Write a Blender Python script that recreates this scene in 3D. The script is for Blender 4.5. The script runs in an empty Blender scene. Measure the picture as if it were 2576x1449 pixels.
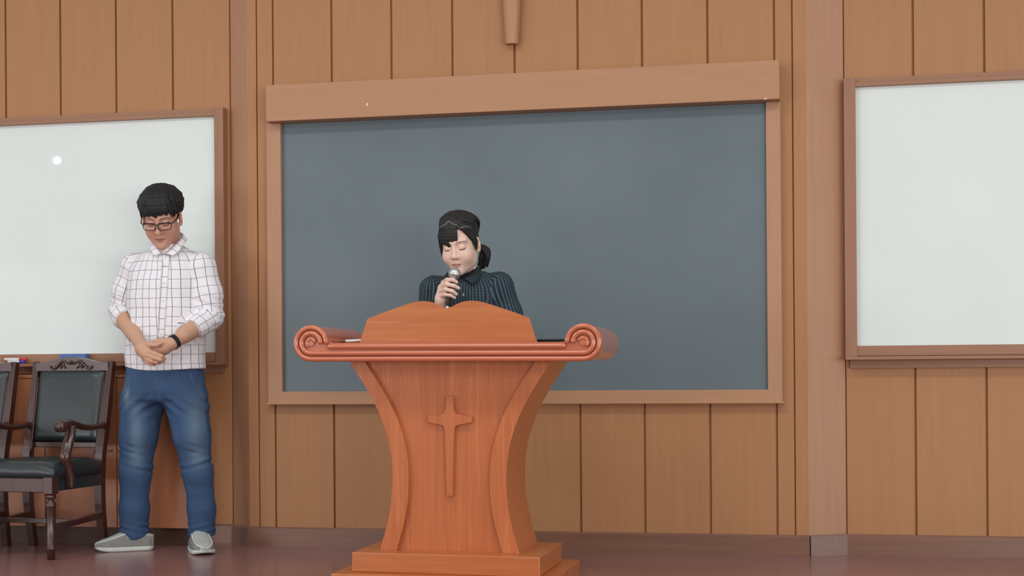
import bpy, bmesh, math, random
import numpy as np
from mathutils import Vector, Matrix

random.seed(7)
np.random.seed(7)
S = bpy.context.scene
C = S.collection

# ------------------------------------------------------------------ camera
FPX, YAW, ROLL, CY, CAMZ = 3700.0, 0.2075, 0.0072, 930.0, 0.84
W, H = 2576.0, 1449.0
R0 = Vector((math.cos(YAW), math.sin(YAW), 0)); F0 = Vector((-math.sin(YAW), math.cos(YAW), 0)); U0 = Vector((0, 0, 1))
CR = R0 * math.cos(ROLL) - U0 * math.sin(ROLL)
CU = U0 * math.cos(ROLL) + R0 * math.sin(ROLL)
cd = bpy.data.cameras.new('camera')
cam = bpy.data.objects.new('camera', cd); C.objects.link(cam)
cd.sensor_width = 36.0
cd.lens = 36.0 * FPX / W
cd.shift_y = (CY - H / 2) / W
cd.clip_end = 100
m = Matrix.Identity(4)
for i in range(3):
    m[i][0] = CR[i]; m[i][1] = CU[i]; m[i][2] = -F0[i]
m[2][3] = CAMZ
cam.matrix_world = m
S.camera = cam

# ------------------------------------------------------------------ light
S.view_settings.view_transform = 'Standard'
S.view_settings.look = 'None'
S.view_settings.gamma = 1
S.view_settings.use_curve_mapping = False
S.view_settings.exposure = -0.05
world = bpy.data.worlds.new('room_light'); S.world = world
world.use_nodes = True
bg = world.node_tree.nodes['Background']
bg.inputs[0].default_value = (0.97, 0.99, 1.0, 1)
bg.inputs[1].default_value = 0.45

def area(name, loc, sx, sy, power, col=(1, 0.99, 0.97)):
    ld = bpy.data.lights.new(name, 'AREA'); ld.shape = 'RECTANGLE'; ld.size = sx; ld.size_y = sy
    ld.energy = power; ld.color = col
    o = bpy.data.objects.new(name, ld); C.objects.link(o); o.location = loc
    return o
# rows of ceiling fluorescents over the platform and the hall
for x in (-4.6, -1.9, 0.8):
    area('ceiling_lamp', (x, 3.7, 3.7), 1.5, 0.5, 33)
    area('ceiling_lamp', (x, 0.2, 3.7), 1.5, 0.5, 24)
    area('ceiling_lamp', (x, -1.5, 3.75), 1.5, 0.5, 34)
# fill added from both sides, as if from windows, for corners and lower wall
for x, ry, p in ((-8.2, -90, 65), (6.2, 90, 85)):
    o = area('fill_light', (x, 1.0, 1.45), 2.4, 5.5, p, (0.97, 0.99, 1.0)); o.rotation_euler = (0, math.radians(ry), 0)

# frontal fill added from the back corners to lift the lower wall and faces
for x, rz, p in ((5.6, 28, 430), (-9.0, -30, 210)):
    o = area('fill_light', (x, -5.5, 0.9), 5.0, 2.8, p, (0.97, 0.99, 1.0)); o.rotation_euler = (math.radians(90), 0, math.radians(rz))
# a single bulb at the back of the hall, seen as a bright spot in the left whiteboard
ld = bpy.data.lights.new('hall_bulb', 'POINT'); ld.energy = 16; ld.shadow_soft_size = 0.026
bulb = bpy.data.objects.new('hall_bulb', ld); C.objects.link(bulb)

def at(px, py, Y):
    """world point on the plane y = Y that the photograph shows at a pixel"""
    d = F0 * FPX + CR * (px - W / 2) - CU * (py - CY)
    t = Y / d.y
    return Vector((d.x * t, Y, CAMZ + d.z * t))

hp_ = at(143, 404, 6.748); dr_ = hp_ - Vector((0, 0, CAMZ)); dr_.y *= -1
bulb.location = hp_ + dr_ * ((3.3 - hp_.z) / dr_.z)

# ------------------------------------------------------------------ materials
def srgb(r, g, b):
    f = lambda c: ((c / 255 + 0.055) / 1.055) ** 2.4 if c / 255 > 0.04045 else c / 255 / 12.92
    return (f(r), f(g), f(b), 1)

def new_mat(name, col, rough=0.5, spec=0.5, metal=0.0, coat=0.0, coat_rough=0.1):
    m = bpy.data.materials.new(name); m.use_nodes = True
    b = m.node_tree.nodes['Principled BSDF']
    b.inputs['Base Color'].default_value = col
    b.inputs['Roughness'].default_value = rough
    b.inputs['Specular IOR Level'].default_value = spec
    b.inputs['Metallic'].default_value = metal
    b.inputs['Coat Weight'].default_value = coat
    b.inputs['Coat Roughness'].default_value = coat_rough
    return m, m.node_tree, b

def nd(nt, t, **kw):
    n = nt.nodes.new(t)
    for k, v in kw.items(): setattr(n, k, v)
    return n

def mth(nt, op, a, b=None, c=None):
    n = nt.nodes.new('ShaderNodeMath'); n.operation = op
    for i, v in enumerate((a, b, c)):
        if v is None: continue
        if isinstance(v, (int, float)): n.inputs[i].default_value = v
        else: nt.links.new(v, n.inputs[i])
    return n.outputs[0]

def mixc(nt, fac, a, b):
    n = nt.nodes.new('ShaderNodeMix'); n.data_type = 'RGBA'
    for i, v in ((0, fac), (6, a), (7, b)):
        if isinstance(v, (int, float, tuple)): n.inputs[i].default_value = v
        else: nt.links.new(v, n.inputs[i])
    return n.outputs[2]

def noise(nt, scale, mapping=(1, 1, 1), detail=3, coord='Object', rough=0.55, dist=0.0, rot=(0, 0, 0)):
    tc = nd(nt, 'ShaderNodeTexCoord'); mp = nd(nt, 'ShaderNodeMapping')
    mp.inputs['Scale'].default_value = mapping; mp.inputs['Rotation'].default_value = rot
    nt.links.new(tc.outputs[coord], mp.inputs[0])
    n = nd(nt, 'ShaderNodeTexNoise')
    n.inputs['Scale'].default_value = scale; n.inputs['Detail'].default_value = detail
    n.inputs['Roughness'].default_value = rough; n.inputs['Distortion'].default_value = dist
    nt.links.new(mp.outputs[0], n.inputs[0])
    return n.outputs[0]

def ramp(nt, fac, lo, hi):
    n = nt.nodes.new('ShaderNodeMapRange'); n.inputs[1].default_value = lo; n.inputs[2].default_value = hi
    nt.links.new(fac, n.inputs[0]); return n.outputs[0]

def bump(nt, b, h, strength=0.2, dist=0.002):
    n = nd(nt, 'ShaderNodeBump'); n.inputs['Strength'].default_value = strength; n.inputs['Distance'].default_value = dist
    nt.links.new(h, n.inputs['Height']); nt.links.new(n.outputs[0], b.inputs['Normal'])

def wood(name, dark, light, axis='z', rough=0.45, spec=0.4, coat=0.0, scale=1.0, streak=None, lo=0.3, hi=0.7, coat_rough=0.15):
    m, nt, b = new_mat(name, light, rough, spec, coat=coat, coat_rough=coat_rough)
    st = {'z': (14, 14, 0.7), 'x': (0.7, 14, 14), 'y': (14, 0.7, 14)}[axis]
    n1 = noise(nt, 3 * scale, st, 4, dist=0.6)
    n2 = noise(nt, 14 * scale, st, 3)
    f = mth(nt, 'ADD', mth(nt, 'MULTIPLY', n1, 0.7), mth(nt, 'MULTIPLY', n2, 0.3))
    c = mixc(nt, ramp(nt, f, lo, hi), dark, light)
    if streak:
        n3 = noise(nt, 2.2 * scale, st, 2, dist=1.0)
        c = mixc(nt, mth(nt, 'MULTIPLY', ramp(nt, n3, 0.60, 0.72), 0.4), c, streak)
    nt.links.new(c, b.inputs['Base Color'])
    bump(nt, b, n2, 0.05, 0.0006)
    return m

M = {}
M['panel'] = wood('wall_panel_wood', (0.385, 0.180, 0.076, 1), (0.435, 0.206, 0.090, 1), 'z', 0.5, 0.35)
M['panel_back'] = wood('groove_wood', (0.34, 0.145, 0.055, 1), (0.38, 0.165, 0.065, 1), 'z', 0.6, 0.3)
M['beam'] = wood('valance_wood', (0.42, 0.215, 0.115, 1), (0.46, 0.24, 0.13, 1), 'x', 0.5, 0.35)
M['frame_v'] = wood('board_frame_wood', (0.42, 0.22, 0.125, 1), (0.47, 0.25, 0.145, 1), 'z', 0.45, 0.4)
M['frame_h'] = wood('board_frame_wood_across', (0.42, 0.22, 0.115, 1), (0.47, 0.25, 0.135, 1), 'x', 0.45, 0.4)
M['wframe_v'] = wood('whiteboard_frame_wood', (0.30, 0.145, 0.08, 1), (0.35, 0.17, 0.10, 1), 'z', 0.45, 0.4)
M['wframe_h'] = wood('whiteboard_frame_wood_across', (0.30, 0.145, 0.08, 1), (0.35, 0.17, 0.10, 1), 'x', 0.45, 0.4)
M['baseboard'] = wood('baseboard_vinyl', (0.175, 0.078, 0.050, 1), (0.235, 0.108, 0.070, 1), 'x', 0.35, 0.5)
M['pulpit'] = wood('pulpit_wood_upright', (0.39, 0.094, 0.026, 1), (0.49, 0.140, 0.040, 1), 'z', 0.32, 0.5, 0.25, 1.0, (0.62, 0.25, 0.09, 1))
M['pulpit_h'] = wood('pulpit_wood_across', (0.40, 0.104, 0.027, 1), (0.48, 0.152, 0.042, 1), 'x', 0.32, 0.5, 0.25, 1.0, (0.62, 0.25, 0.09, 1))
M['pulpit_m'] = wood('pulpit_moulding_lacquer', (0.45, 0.11, 0.05, 1), (0.50, 0.14, 0.062, 1), 'x', 0.22, 0.6, 0.6, coat_rough=0.12)
M['mahogany'] = wood('mahogany', (0.036, 0.011, 0.008, 1), (0.072, 0.023, 0.015, 1), 'z', 0.3, 0.5, 0.35, 1.5, coat_rough=0.15)
M['cabinet'] = wood('cabinet_wood', (0.40, 0.145, 0.068, 1), (0.47, 0.175, 0.085, 1), 'z', 0.4, 0.4, 0.1)
M['cabinet_dark'] = wood('cabinet_plinth_wood', (0.07, 0.03, 0.02, 1), (0.10, 0.045, 0.03, 1), 'x', 0.5, 0.4)
M['cross_wood'] = wood('cross_wood', (0.42, 0.20, 0.095, 1), (0.49, 0.25, 0.12, 1), 'z', 0.45, 0.4)

m, nt, b = new_mat('blackboard_slate', (0.1, 0.13, 0.15, 1), 0.42, 0.5)
n1 = noise(nt, 1.2, (1, 1, 1), 4); n2 = noise(nt, 300, (1, 1, 1), 2)
nt.links.new(mixc(nt, ramp(nt, n1, 0.3, 0.7), (0.105, 0.140, 0.160, 1), (0.130, 0.168, 0.188, 1)), b.inputs['Base Color'])
bump(nt, b, n2, 0.15, 0.0005); M['blackboard'] = m
m, nt, b = new_mat('whiteboard_enamel', (0.76, 0.81, 0.78, 1), 0.4, 0.3, coat=0.10, coat_rough=0.03)
n1 = noise(nt, 2.5, (1, 1, 1), 3)
nt.links.new(mixc(nt, ramp(nt, n1, 0.3, 0.75), (0.72, 0.775, 0.745, 1), (0.755, 0.805, 0.775, 1)), b.inputs['Base Color']); M['whiteboard'] = m
m, nt, b = new_mat('stage_floor_vinyl', (0.18, 0.08, 0.07, 1), 0.22, 0.5)
n1 = noise(nt, 1.7, (1, 1, 1), 4); n2 = noise(nt, 22, (1, 1, 1), 4)
c = mixc(nt, ramp(nt, n1, 0.3, 0.7), (0.245, 0.118, 0.110, 1), (0.31, 0.16, 0.15, 1))
c = mixc(nt, mth(nt, 'MULTIPLY', ramp(nt, n2, 0.55, 0.8), 0.35), c, (0.31, 0.17, 0.16, 1))
nt.links.new(c, b.inputs['Base Color'])
nt.links.new(mth(nt, 'ADD', mth(nt, 'MULTIPLY', n2, 0.14), 0.15), b.inputs['Roughness']); M['floor'] = m
m, nt, b = new_mat('hall_floor_vinyl', (0.25, 0.2, 0.17, 1), 0.4, 0.4)
nt.links.new(mixc(nt, noise(nt, 3), (0.2, 0.16, 0.14, 1), (0.28, 0.23, 0.2, 1)), b.inputs['Base Color']); M['hall'] = m
m, nt, b = new_mat('black_leather', (0.02, 0.028, 0.03, 1), 0.38, 0.55, coat=0.15, coat_rough=0.25)
n1 = noise(nt, 160, (1, 1, 1), 3); n2 = noise(nt, 4)
nt.links.new(mixc(nt, n2, (0.014, 0.021, 0.023, 1), (0.024, 0.034, 0.036, 1)), b.inputs['Base Color'])
bump(nt, b, n1, 0.25, 0.0008); M['leather'] = m

def flat(name, col, rough=0.5, spec=0.5, metal=0, coat=0.0, ns=40, var=0.12, bmp=0.0):
    m, nt, b = new_mat(name, col, rough, spec, metal, coat)
    n = noise(nt, ns)
    d = tuple(c * (1 - var) for c in col[:3]) + (1,); l = tuple(min(1, c * (1 + var)) for c in col[:3]) + (1,)
    nt.links.new(mixc(nt, n, d, l), b.inputs['Base Color'])
    if bmp: bump(nt, b, n, bmp, 0.001)
    return m
M['black_plastic'] = flat('black_plastic', (0.012, 0.012, 0.014, 1), 0.3)
M['white_plastic'] = flat('white_plastic', (0.8, 0.8, 0.78, 1), 0.35)
M['red_plastic'] = flat('red_plastic', (0.62, 0.03, 0.04, 1), 0.3)
M['blue_plastic'] = flat('blue_plastic', (0.06, 0.05, 0.42, 1), 0.3)
M['eraser_blue'] = flat('eraser_blue_foam', (0.10, 0.17, 0.42, 1), 0.8)
M['eraser_felt'] = flat('eraser_grey_felt', (0.2, 0.2, 0.22, 1), 0.9)
M['brass'] = flat('brass', (0.55, 0.42, 0.22, 1), 0.3, 0.5, 1.0)
M['pale_chip'] = flat('pale_chipped_wood', (0.8, 0.65, 0.5, 1), 0.7)
M['hair_man'] = None
M['steel_mesh'] = None

# ------------------------------------------------------------------ mesh helpers
def link(name, me, mat=None, parent=None, smooth=False):
    o = bpy.data.objects.new(name, me); C.objects.link(o)
    if mat is not None: me.materials.append(mat)
    if parent is not None: o.parent = parent
    if smooth: me.polygons.foreach_set('use_smooth', [True] * len(me.polygons))
    return o

def from_data(name, v, f, mat=None, parent=None, smooth=False):
    me = bpy.data.meshes.new(name); me.from_pydata([tuple(p) for p in v], [], [tuple(q) for q in f]); me.update()
    return link(name, me, mat, parent, smooth)

def from_bm(name, bm, mat=None, parent=None, smooth=False):
    bmesh.ops.recalc_face_normals(bm, faces=bm.faces[:])
    me = bpy.data.meshes.new(name); bm.to_mesh(me); bm.free()
    return link(name, me, mat, parent, smooth)

def bm_box(bm, x0, x1, y0, y1, z0, z1):
    vs = [bm.verts.new(p) for p in ((x0, y0, z0), (x1, y0, z0), (x1, y1, z0), (x0, y1, z0), (x0, y0, z1), (x1, y0, z1), (x1, y1, z1), (x0, y1, z1))]
    for f in ((0, 1, 5, 4), (1, 2, 6, 5), (2, 3, 7, 6), (3, 0, 4, 7), (4, 5, 6, 7), (3, 2, 1, 0)): bm.faces.new([vs[i] for i in f])
    return vs

def bevel(bm, w, seg=2):
    bmesh.ops.bevel(bm, geom=bm.edges[:], offset=w, segments=seg, affect='EDGES', profile=0.6, clamp_overlap=True)

def box(name, x0, x1, y0, y1, z0, z1, mat, parent=None, bev=0.0, seg=2):
    bm = bmesh.new(); bm_box(bm, x0, x1, y0, y1, z0, z1)
    if bev: bevel(bm, bev, seg)
    return from_bm(name, bm, mat, parent)

def bm_prism(bm, pts, y0, y1):
    """outline in x,z extruded along y"""
    a = [bm.verts.new((p[0], y0, p[1])) for p in pts]; c = [bm.verts.new((p[0], y1, p[1])) for p in pts]
    n = len(pts); fa = bm.faces.new(a); fc = bm.faces.new(c[::-1])
    for i in range(n): bm.faces.new((a[i], c[i], c[(i + 1) % n], a[(i + 1) % n]))
    return fa, fc, a, c

def prism(name, pts, y0, y1, mat, parent=None, bev=0.0, seg=2, smooth=False):
    bm = bmesh.new(); fa, fc, a, c = bm_prism(bm, pts, y0, y1)
    if bev:
        bmesh.ops.bevel(bm, geom=[e for f in (fa, fc) for e in f.edges], offset=bev, segments=seg, affect='EDGES', profile=0.6)
    return from_bm(name, bm, mat, parent, smooth)

def frames_along(P):
    P = [Vector(p) for p in P]; T = []
    for i in range(len(P)):
        t = (P[min(i + 1, len(P) - 1)] - P[max(i - 1, 0)]).normalized(); T.append(t)
    up = Vector((0, 0, 1)) if abs(T[0].z) < 0.9 else Vector((1, 0, 0))
    n = (up - T[0] * up.dot(T[0])).normalized(); out = []
    for t in T:
        n = (n - t * n.dot(t)).normalized(); out.append((t, n, t.cross(n)))
    return P, out

def tube_data(P, rad, seg=10, closed=False, sx=1.0, sy=1.0, square=False, cap=True):
    P, Fm = frames_along(P)
    if isinstance(rad, (int, float)): rad = [rad] * len(P)
    v, f = [], []
    for p, (t, n, b), r in zip(P, Fm, rad):
        for k in range(seg):
            a = 2 * math.pi * (k + (0.5 if square else 0)) / seg
            rr = r * (1.41421 if square and seg == 4 else 1)
            v.append(p + n * math.cos(a) * rr * sx + b * math.sin(a) * rr * sy)
    N = len(P)
    for i in range(N if closed else N - 1):
        for k in range(seg):
            j = (i + 1) % N
            f.append((i * seg + k, i * seg + (k + 1) % seg, j * seg + (k + 1) % seg, j * seg + k))
    if cap and not closed:
        f.append(tuple(range(seg))[::-1]); f.append(tuple((N - 1) * seg + k for k in range(seg)))
    return v, f

def tube(name, P, rad, mat, parent=None, seg=10, **kw):
    v, f = tube_data(P, rad, seg, **kw)
    o = from_data(name, v, f, mat, parent, smooth=not kw.get('square'))
    bm = bmesh.new(); bm.from_mesh(o.data); bmesh.ops.recalc_face_normals(bm, faces=bm.faces[:]); bm.to_mesh(o.data); bm.free()
    return o

def smooth_path(P, n=8):
    P = [Vector(p) for p in P]; out = []
    for i in range(len(P) - 1):
        p0 = P[max(i - 1, 0)]; p1 = P[i]; p2 = P[i + 1]; p3 = P[min(i + 2, len(P) - 1)]
        for k in range(n):
            t = k / n
            out.append(0.5 * ((2 * p1) + (p2 - p0) * t + (2 * p0 - 5 * p1 + 4 * p2 - p3) * t * t + (3 * p1 - p0 - 3 * p2 + p3) * t ** 3))
    out.append(P[-1]); return out

def lathe_data(prof, center, seg=20, flute=0.0, nfl=8):
    v, f = [], []
    for r, z in prof:
        for k in range(seg):
            a = 2 * math.pi * k / seg
            rr = r * (1 - flute * (0.5 + 0.5 * math.cos(nfl * a))) if flute else r
            v.append((center[0] + rr * math.cos(a), center[1] + rr * math.sin(a), center[2] + z))
    n = len(prof)
    for i in range(n - 1):
        for k in range(seg):
            f.append((i * seg + k, i * seg + (k + 1) % seg, (i + 1) * seg + (k + 1) % seg, (i + 1) * seg + k))
    f.append(tuple(range(seg))[::-1]); f.append(tuple((n - 1) * seg + k for k in range(seg)))
    return v, f

def lathe(name, prof, center, mat, parent=None, seg=20):
    v, f = lathe_data(prof, center, seg)
    return from_data(name, v, f, mat, parent, True)

def thing(name, label, cat, loc=(0, 0, 0), rz=0, group=None):
    o = bpy.data.objects.new(name, None); C.objects.link(o); o.empty_display_size = 0.1
    o.location = loc; o.rotation_euler = (0, 0, rz); o['label'] = label; o['category'] = cat
    if group: o['group'] = group
    return o

def tag(o, label, cat, group=None):
    o['label'] = label; o['category'] = cat
    if group: o['group'] = group
    return o

def struct(o):
    o['kind'] = 'structure'; return o

def copy_tree(o, parent=None):
    c = o.copy(); C.objects.link(c)
    if parent is not None: c.parent = parent
    for ch in list(o.children): copy_tree(ch, c)
    return c

# ================================================================== THE SETTING
D = 6.69          # face of the middle wall
DS = 6.77         # face of the side walls, set back
ZT = 3.75
CH = 0.012        # panel thickness
def panel_run(parent, xs, y, z0, z1, gap=0.0095, mat=None):
    for a, c in zip(xs[:-1], xs[1:]):
        bm = bmesh.new(); bm_box(bm, a + gap / 2, c - gap / 2, y, y + CH, z0, z1); bevel(bm, 0.0012, 1)
        from_bm('panel', bm, mat or M['panel'], parent)

floor = struct(box('floor', -8, 5, 2.2, 6.95, -0.25, 0.0, M['floor']))
hall = struct(box('floor_hall', -8, 5, -6, 2.19, -0.75, -0.55, M['hall']))
wc = struct(box('wall_center', -2.71, -0.06, D + CH, D + 0.2, 0, ZT, M['panel_back']))
xs = [-2.574 + 0.297 * i for i in range(9)]
panel_run(wc, [-2.712, -2.657], D, 0.06, ZT, 0.005)
panel_run(wc, [-2.657, xs[0]], D, 0.06, ZT, 0.006)
panel_run(wc, xs, D, 0.06, ZT)
panel_run(wc, [xs[-1], -0.118], D, 0.06, ZT, 0.008)
panel_run(wc, [-0.118, -0.060], D, 0.06, ZT, 0.003)
wl = struct(box('wall_left', -6.2, -2.82, DS + CH, DS + 0.2, 0, ZT, M['panel_back']))
xl = [-2.825 - 0.303 * i for i in range(12)][::-1]
panel_run(wl, xl, DS, 0.06, ZT)
wr = struct(box('wall_right', 0.09, 3.3, DS + CH, DS + 0.2, 0, ZT, M['panel_back']))
xr = [0.104 + 0.303 * i for i in range(11)]
panel_run(wr, xr, DS, 0.06, ZT)
# splayed corners between the middle wall and the side walls
def splay(name, a, c, parent_mat):
    o = from_data(name, [(a[0], a[1], 0), (c[0], c[1], 0), (c[0], c[1], ZT), (a[0], a[1], ZT),
                         (a[0], a[1] + 0.1, 0), (c[0], c[1] + 0.1, 0), (c[0], c[1] + 0.1, ZT), (a[0], a[1] + 0.1, ZT)],
                  [(0, 1, 2, 3), (5, 4, 7, 6), (3, 2, 6, 7), (4, 5, 1, 0), (1, 5, 6, 2), (4, 0, 3, 7)], parent_mat)
    return struct(o)
splay('wall_left_corner', (-2.825, DS + 0.004), (-2.708, D), M['frame_v'])
splay('wall_right_corner', (-0.062, D), (0.103, DS + 0.004), M['frame_v'])

def baseboard(name, pts):
    v, f = [], []
    prof = [(0, 0), (0.016, 0), (0.014, 0.085), (0.008, 0.092), (0, 0.092)]
    for x, y, nx, ny in pts:
        for d, z in prof: v.append((x + nx * d, y + ny * d, z))
    n = len(prof)
    for i in range(len(pts) - 1):
        for k in range(n): f.append((i * n + k, i * n + (k + 1) % n, (i + 1) * n + (k + 1) % n, (i + 1) * n + k))
    f.append(tuple(range(n))); f.append(tuple((len(pts) - 1) * n + k for k in range(n))[::-1])
    return struct(from_data(name, v, f, M['baseboard']))
baseboard('baseboard_center', [(-2.712, D, 0, -1), (-0.058, D, 0, -1)])
baseboard('baseboard_left', [(-6.2, DS, 0, -1), (-2.825, DS, 0, -1)])
baseboard('baseboard_right', [(0.104, DS, 0, -1), (3.3, DS, 0, -1)])
M['baseboard_pale'] = wood('baseboard_vinyl_pale', (0.21, 0.125, 0.098, 1), (0.27, 0.165, 0.135, 1), 'x', 0.3, 0.5)  # paler vinyl tone for the two splayed corner pieces
for nm, a, c in (('baseboard_left_corner', (-2.825, DS), (-2.712, D)), ('baseboard_right_corner', (-0.058, D), (0.104, DS))):
    t = Vector((c[0] - a[0], c[1] - a[1])).normalized(); nx, ny = t.y, -t.x
    o = baseboard(nm, [(a[0], a[1], nx, ny), (c[0], c[1], nx, ny)]); o.data.materials[0] = M['baseboard_pale']

# ------------------------------------------------------------------ blackboard
bb = thing('blackboard', 'wide dark slate blackboard in a light wood frame behind the pulpit', 'blackboard', (-1.38, D, 0.68))
def L(o): o.matrix_parent_inverse = Matrix.Translation(o.parent.location).inverted(); return o
def pbox(parent, name, *a, **k): return L(box(name, *a, parent=parent, **k))
pbox(bb, 'slate', -2.53, -0.23, D - 0.012, D + 0.001, 0.735, 2.025, M['blackboard'])
pbox(bb, 'side_frame', -2.597, -2.524, D - 0.035, D, 0.684, 2.0255, M['frame_v'], bev=0.003)
pbox(bb, 'side_frame', -0.236, -0.172, D - 0.035, D, 0.684, 2.0255, M['frame_v'], bev=0.003)
prism_pts = [(-2.524, 0.743), (-0.236, 0.743), (-0.172, 0.690), (-2.597, 0.690)]
L(prism('bottom_frame', prism_pts, D - 0.037, D, M['frame_h'], bb, 0.002))
pbox(bb, 'ledge', -2.603, -0.166, D - 0.046, D, 0.681, 0.692, M['frame_h'], bev=0.003)
val = box('valance', -2.572, -0.173, D - 0.10, D + 0.002, 2.026, 2.198, M['beam'], bev=0.003)
tag(val, 'long boxed wooden valance above the blackboard', 'valance')
def chip(x, z, w, h, y, parent, name='scuff'):
    pts = [(x - w, z - h), (x + w * 0.4, z - h * 0.7), (x + w, z + h), (x - w * 0.2, z + h * 0.8)]
    prism(name, pts, y - 0.0008, y + 0.001, M['pale_chip'], parent)
chip(-2.07, 2.085, 0.006, 0.008, D - 0.10, val); chip(-0.235, 2.028, 0.010, 0.003, D - 0.10, val)

# ------------------------------------------------------------------ wall cross (only its foot is in view)
cr = thing('wall_cross', 'tapered wooden cross on the wall above the blackboard, only its foot in view', 'cross', (-1.392, D, 2.345))
prof = []
n = 14
v, f = [], []
for z, hw in ((2.345, 0.031), (2.62, 0.046), (3.05, 0.060), (3.10, 0.085), (3.16, 0.085), (3.20, 0.060), (3.55, 0.036)):
    for k in range(n + 1):
        a = math.pi * k / n
        v.append((-1.392 - hw * math.cos(a), D - 0.030 - 0.034 * math.sin(a) * (0.7 + hw * 5), z))
    v.append((-1.392 + hw, D - 0.018, z)); v.append((-1.392 - hw, D - 0.018, z))
q = n + 3
for i in range(6):
    for k in range(q): f.append((i * q + k, i * q + (k + 1) % q, (i + 1) * q + (k + 1) % q, (i + 1) * q + k))
f.append(tuple(range(q))[::-1]); f.append(tuple(6 * q + k for k in range(q)))
L(from_data('shaft', v, f, M['cross_wood'], cr))
for s in (-1, 1):
    vv, ff = tube_data([(-1.392 + s * 0.06, D - 0.04, 3.13), (-1.392 + s * 0.36, D - 0.04, 3.13)], [0.05, 0.032], 12)
    L(from_data('arm', vv, ff, M['cross_wood'], cr))
L(box('wall_mount', -1.41, -1.374, D - 0.03, D, 2.5, 3.4, M['panel_back'], cr))

# ------------------------------------------------------------------ whiteboards
def whiteboard(x0, x1, label):
    cx = (x0 + x1) / 2
    t = thing('whiteboard', label, 'whiteboard', (cx, DS, 0.88))
    fw = 0.044
    pbox(t, 'writing_surface', x0 + 0.03, x1 - 0.03, DS - 0.022, DS - 0.006, 0.925, 2.10, M['whiteboard'])
    pbox(t, 'side_frame', x0, x0 + fw + 0.008, DS - 0.05, DS, 0.886, 2.128, M['wframe_v'], bev=0.002)
    pbox(t, 'side_frame', x1 - fw - 0.003, x1, DS - 0.05, DS, 0.886, 2.128, M['wframe_v'], bev=0.002)
    pbox(t, 'top_frame', x0 + 0.02, x1 - 0.02, DS - 0.036, DS, 2.108, 2.128, M['wframe_h'], bev=0.002)
    pbox(t, 'top_moulding', x0 + 0.04, x1 - 0.04, DS - 0.046, DS, 2.089, 2.108, M['wframe_h'], bev=0.003)
    pbox(t, 'bottom_frame', x0 + 0.04, x1 - 0.04, DS - 0.042, DS, 0.89, 0.935, M['wframe_h'], bev=0.002)
    pbox(t, 'tray', x0, x1, DS - 0.085, DS, 0.872, 0.888, M['wframe_h'], bev=0.003)
    pbox(t, 'tray_cleat', x0 + 0.02, x1 - 0.02, DS - 0.02, DS, 0.835, 0.872, M['wframe_h'], bev=0.002)
    return t
whiteboard(-5.3, -2.844, 'large whiteboard in a brown wood frame behind the man in the checked shirt')
whiteboard(0.104, 2.55, 'large whiteboard in a brown wood frame right of the blackboard')

def marker(x0, x1, y, z, capm, label, tilt=0.0):
    t = thing('marker', label, 'marker', ((x0 + x1) / 2, y, z), 0, 'markers on the whiteboard tray')
    l = (x1 - x0) / 2
    t.rotation_euler = (0, 0, tilt)
    tube('barrel', [(-l, 0, 0), (-l * 0.95, 0, 0), (l * 0.3, 0, 0)], [0.006, 0.0075, 0.0075], M['white_plastic'], t, 12)
    tube('collar', [(l * 0.3, 0, 0), (l * 0.42, 0, 0)], 0.0058, M['white_plastic'], t, 12)
    tube('cap', [(l * 0.4, 0, 0), (l * 0.95, 0, 0), (l, 0, 0)], [0.0085, 0.0082, 0.006], capm, t, 12)
marker(-4.02, -3.90, DS - 0.0585, 0.9095, M['red_plastic'], 'white marker with a red cap on the whiteboard tray', 0.0)
marker(-3.995, -3.90, DS - 0.070, 0.8965, M['blue_plastic'], 'white marker with a blue cap on the whiteboard tray', 0.0)
er = thing('board_eraser', 'blue board eraser on the whiteboard tray above the chair back', 'eraser', (-3.63, DS - 0.067, 0.8885))
box('felt', -0.066, 0.066, -0.02, 0.02, 0, 0.012, M['eraser_felt'], er, 0.002)
box('handle', -0.07, 0.07, -0.022, 0.022, 0.012, 0.046, M['eraser_blue'], er, 0.006)

# ------------------------------------------------------------------ low cabinet under the left whiteboard
cb = thing('low_cabinet', 'reddish brown wooden low cabinet standing behind the chairs under the whiteboard', 'cabinet', (-3.6, 6.68, 0))
def cbx(name, *a, **k): return L(box(name, *a, parent=cb, **k))
cbx('carcass', -4.5, -2.975, 6.615, 6.752, 0.085, 0.815, M['cabinet'])
cbx('top', -4.51, -2.962, 6.597, 6.752, 0.815, 0.832, M['cabinet'], bev=0.003)
cbx('plinth', -4.45, -3.0, 6.64, 6.752, 0.0, 0.085, M['cabinet_dark'])
for i in range(4):
    x0 = -4.5 + i * 0.38125
    d = cbx('door', x0 + 0.002, x0 + 0.37925, 6.60, 6.615, 0.088, 0.812, M['cabinet'], bev=0.002)
    kx = x0 + (0.35 if i % 2 == 0 else 0.02) 
    k = tube('knob', [(kx, 6.60, 0.46), (kx, 6.592, 0.46), (kx, 6.585, 0.46)], [0.004, 0.006, 0.007], M['brass'], d, 12)
    
# ------------------------------------------------------------------ PULPIT (origin under the middle of its front)
PX, PY = -1.352, 5.20
pu = thing('pulpit', 'varnished orange wood pulpit with scrolled top and a raised cross', 'pulpit', (PX, PY, 0))
pu.rotation_euler = (0, math.radians(0.4), 0)
CZ, CX = 0.940, 0.512     # scroll centres
# scroll rolls running back along both sides
for s in (-1, 1):
    prof = [(s * CX + 0.064 * math.cos(a), CZ + 0.064 * math.sin(a)) for a in np.linspace(0, 2 * math.pi, 40, endpoint=False)]
    prism('scroll_roll', prof, 0.02, 0.475, M['pulpit_m'], pu, 0.004, 2, True)
    o = pu.children[-1]
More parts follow.
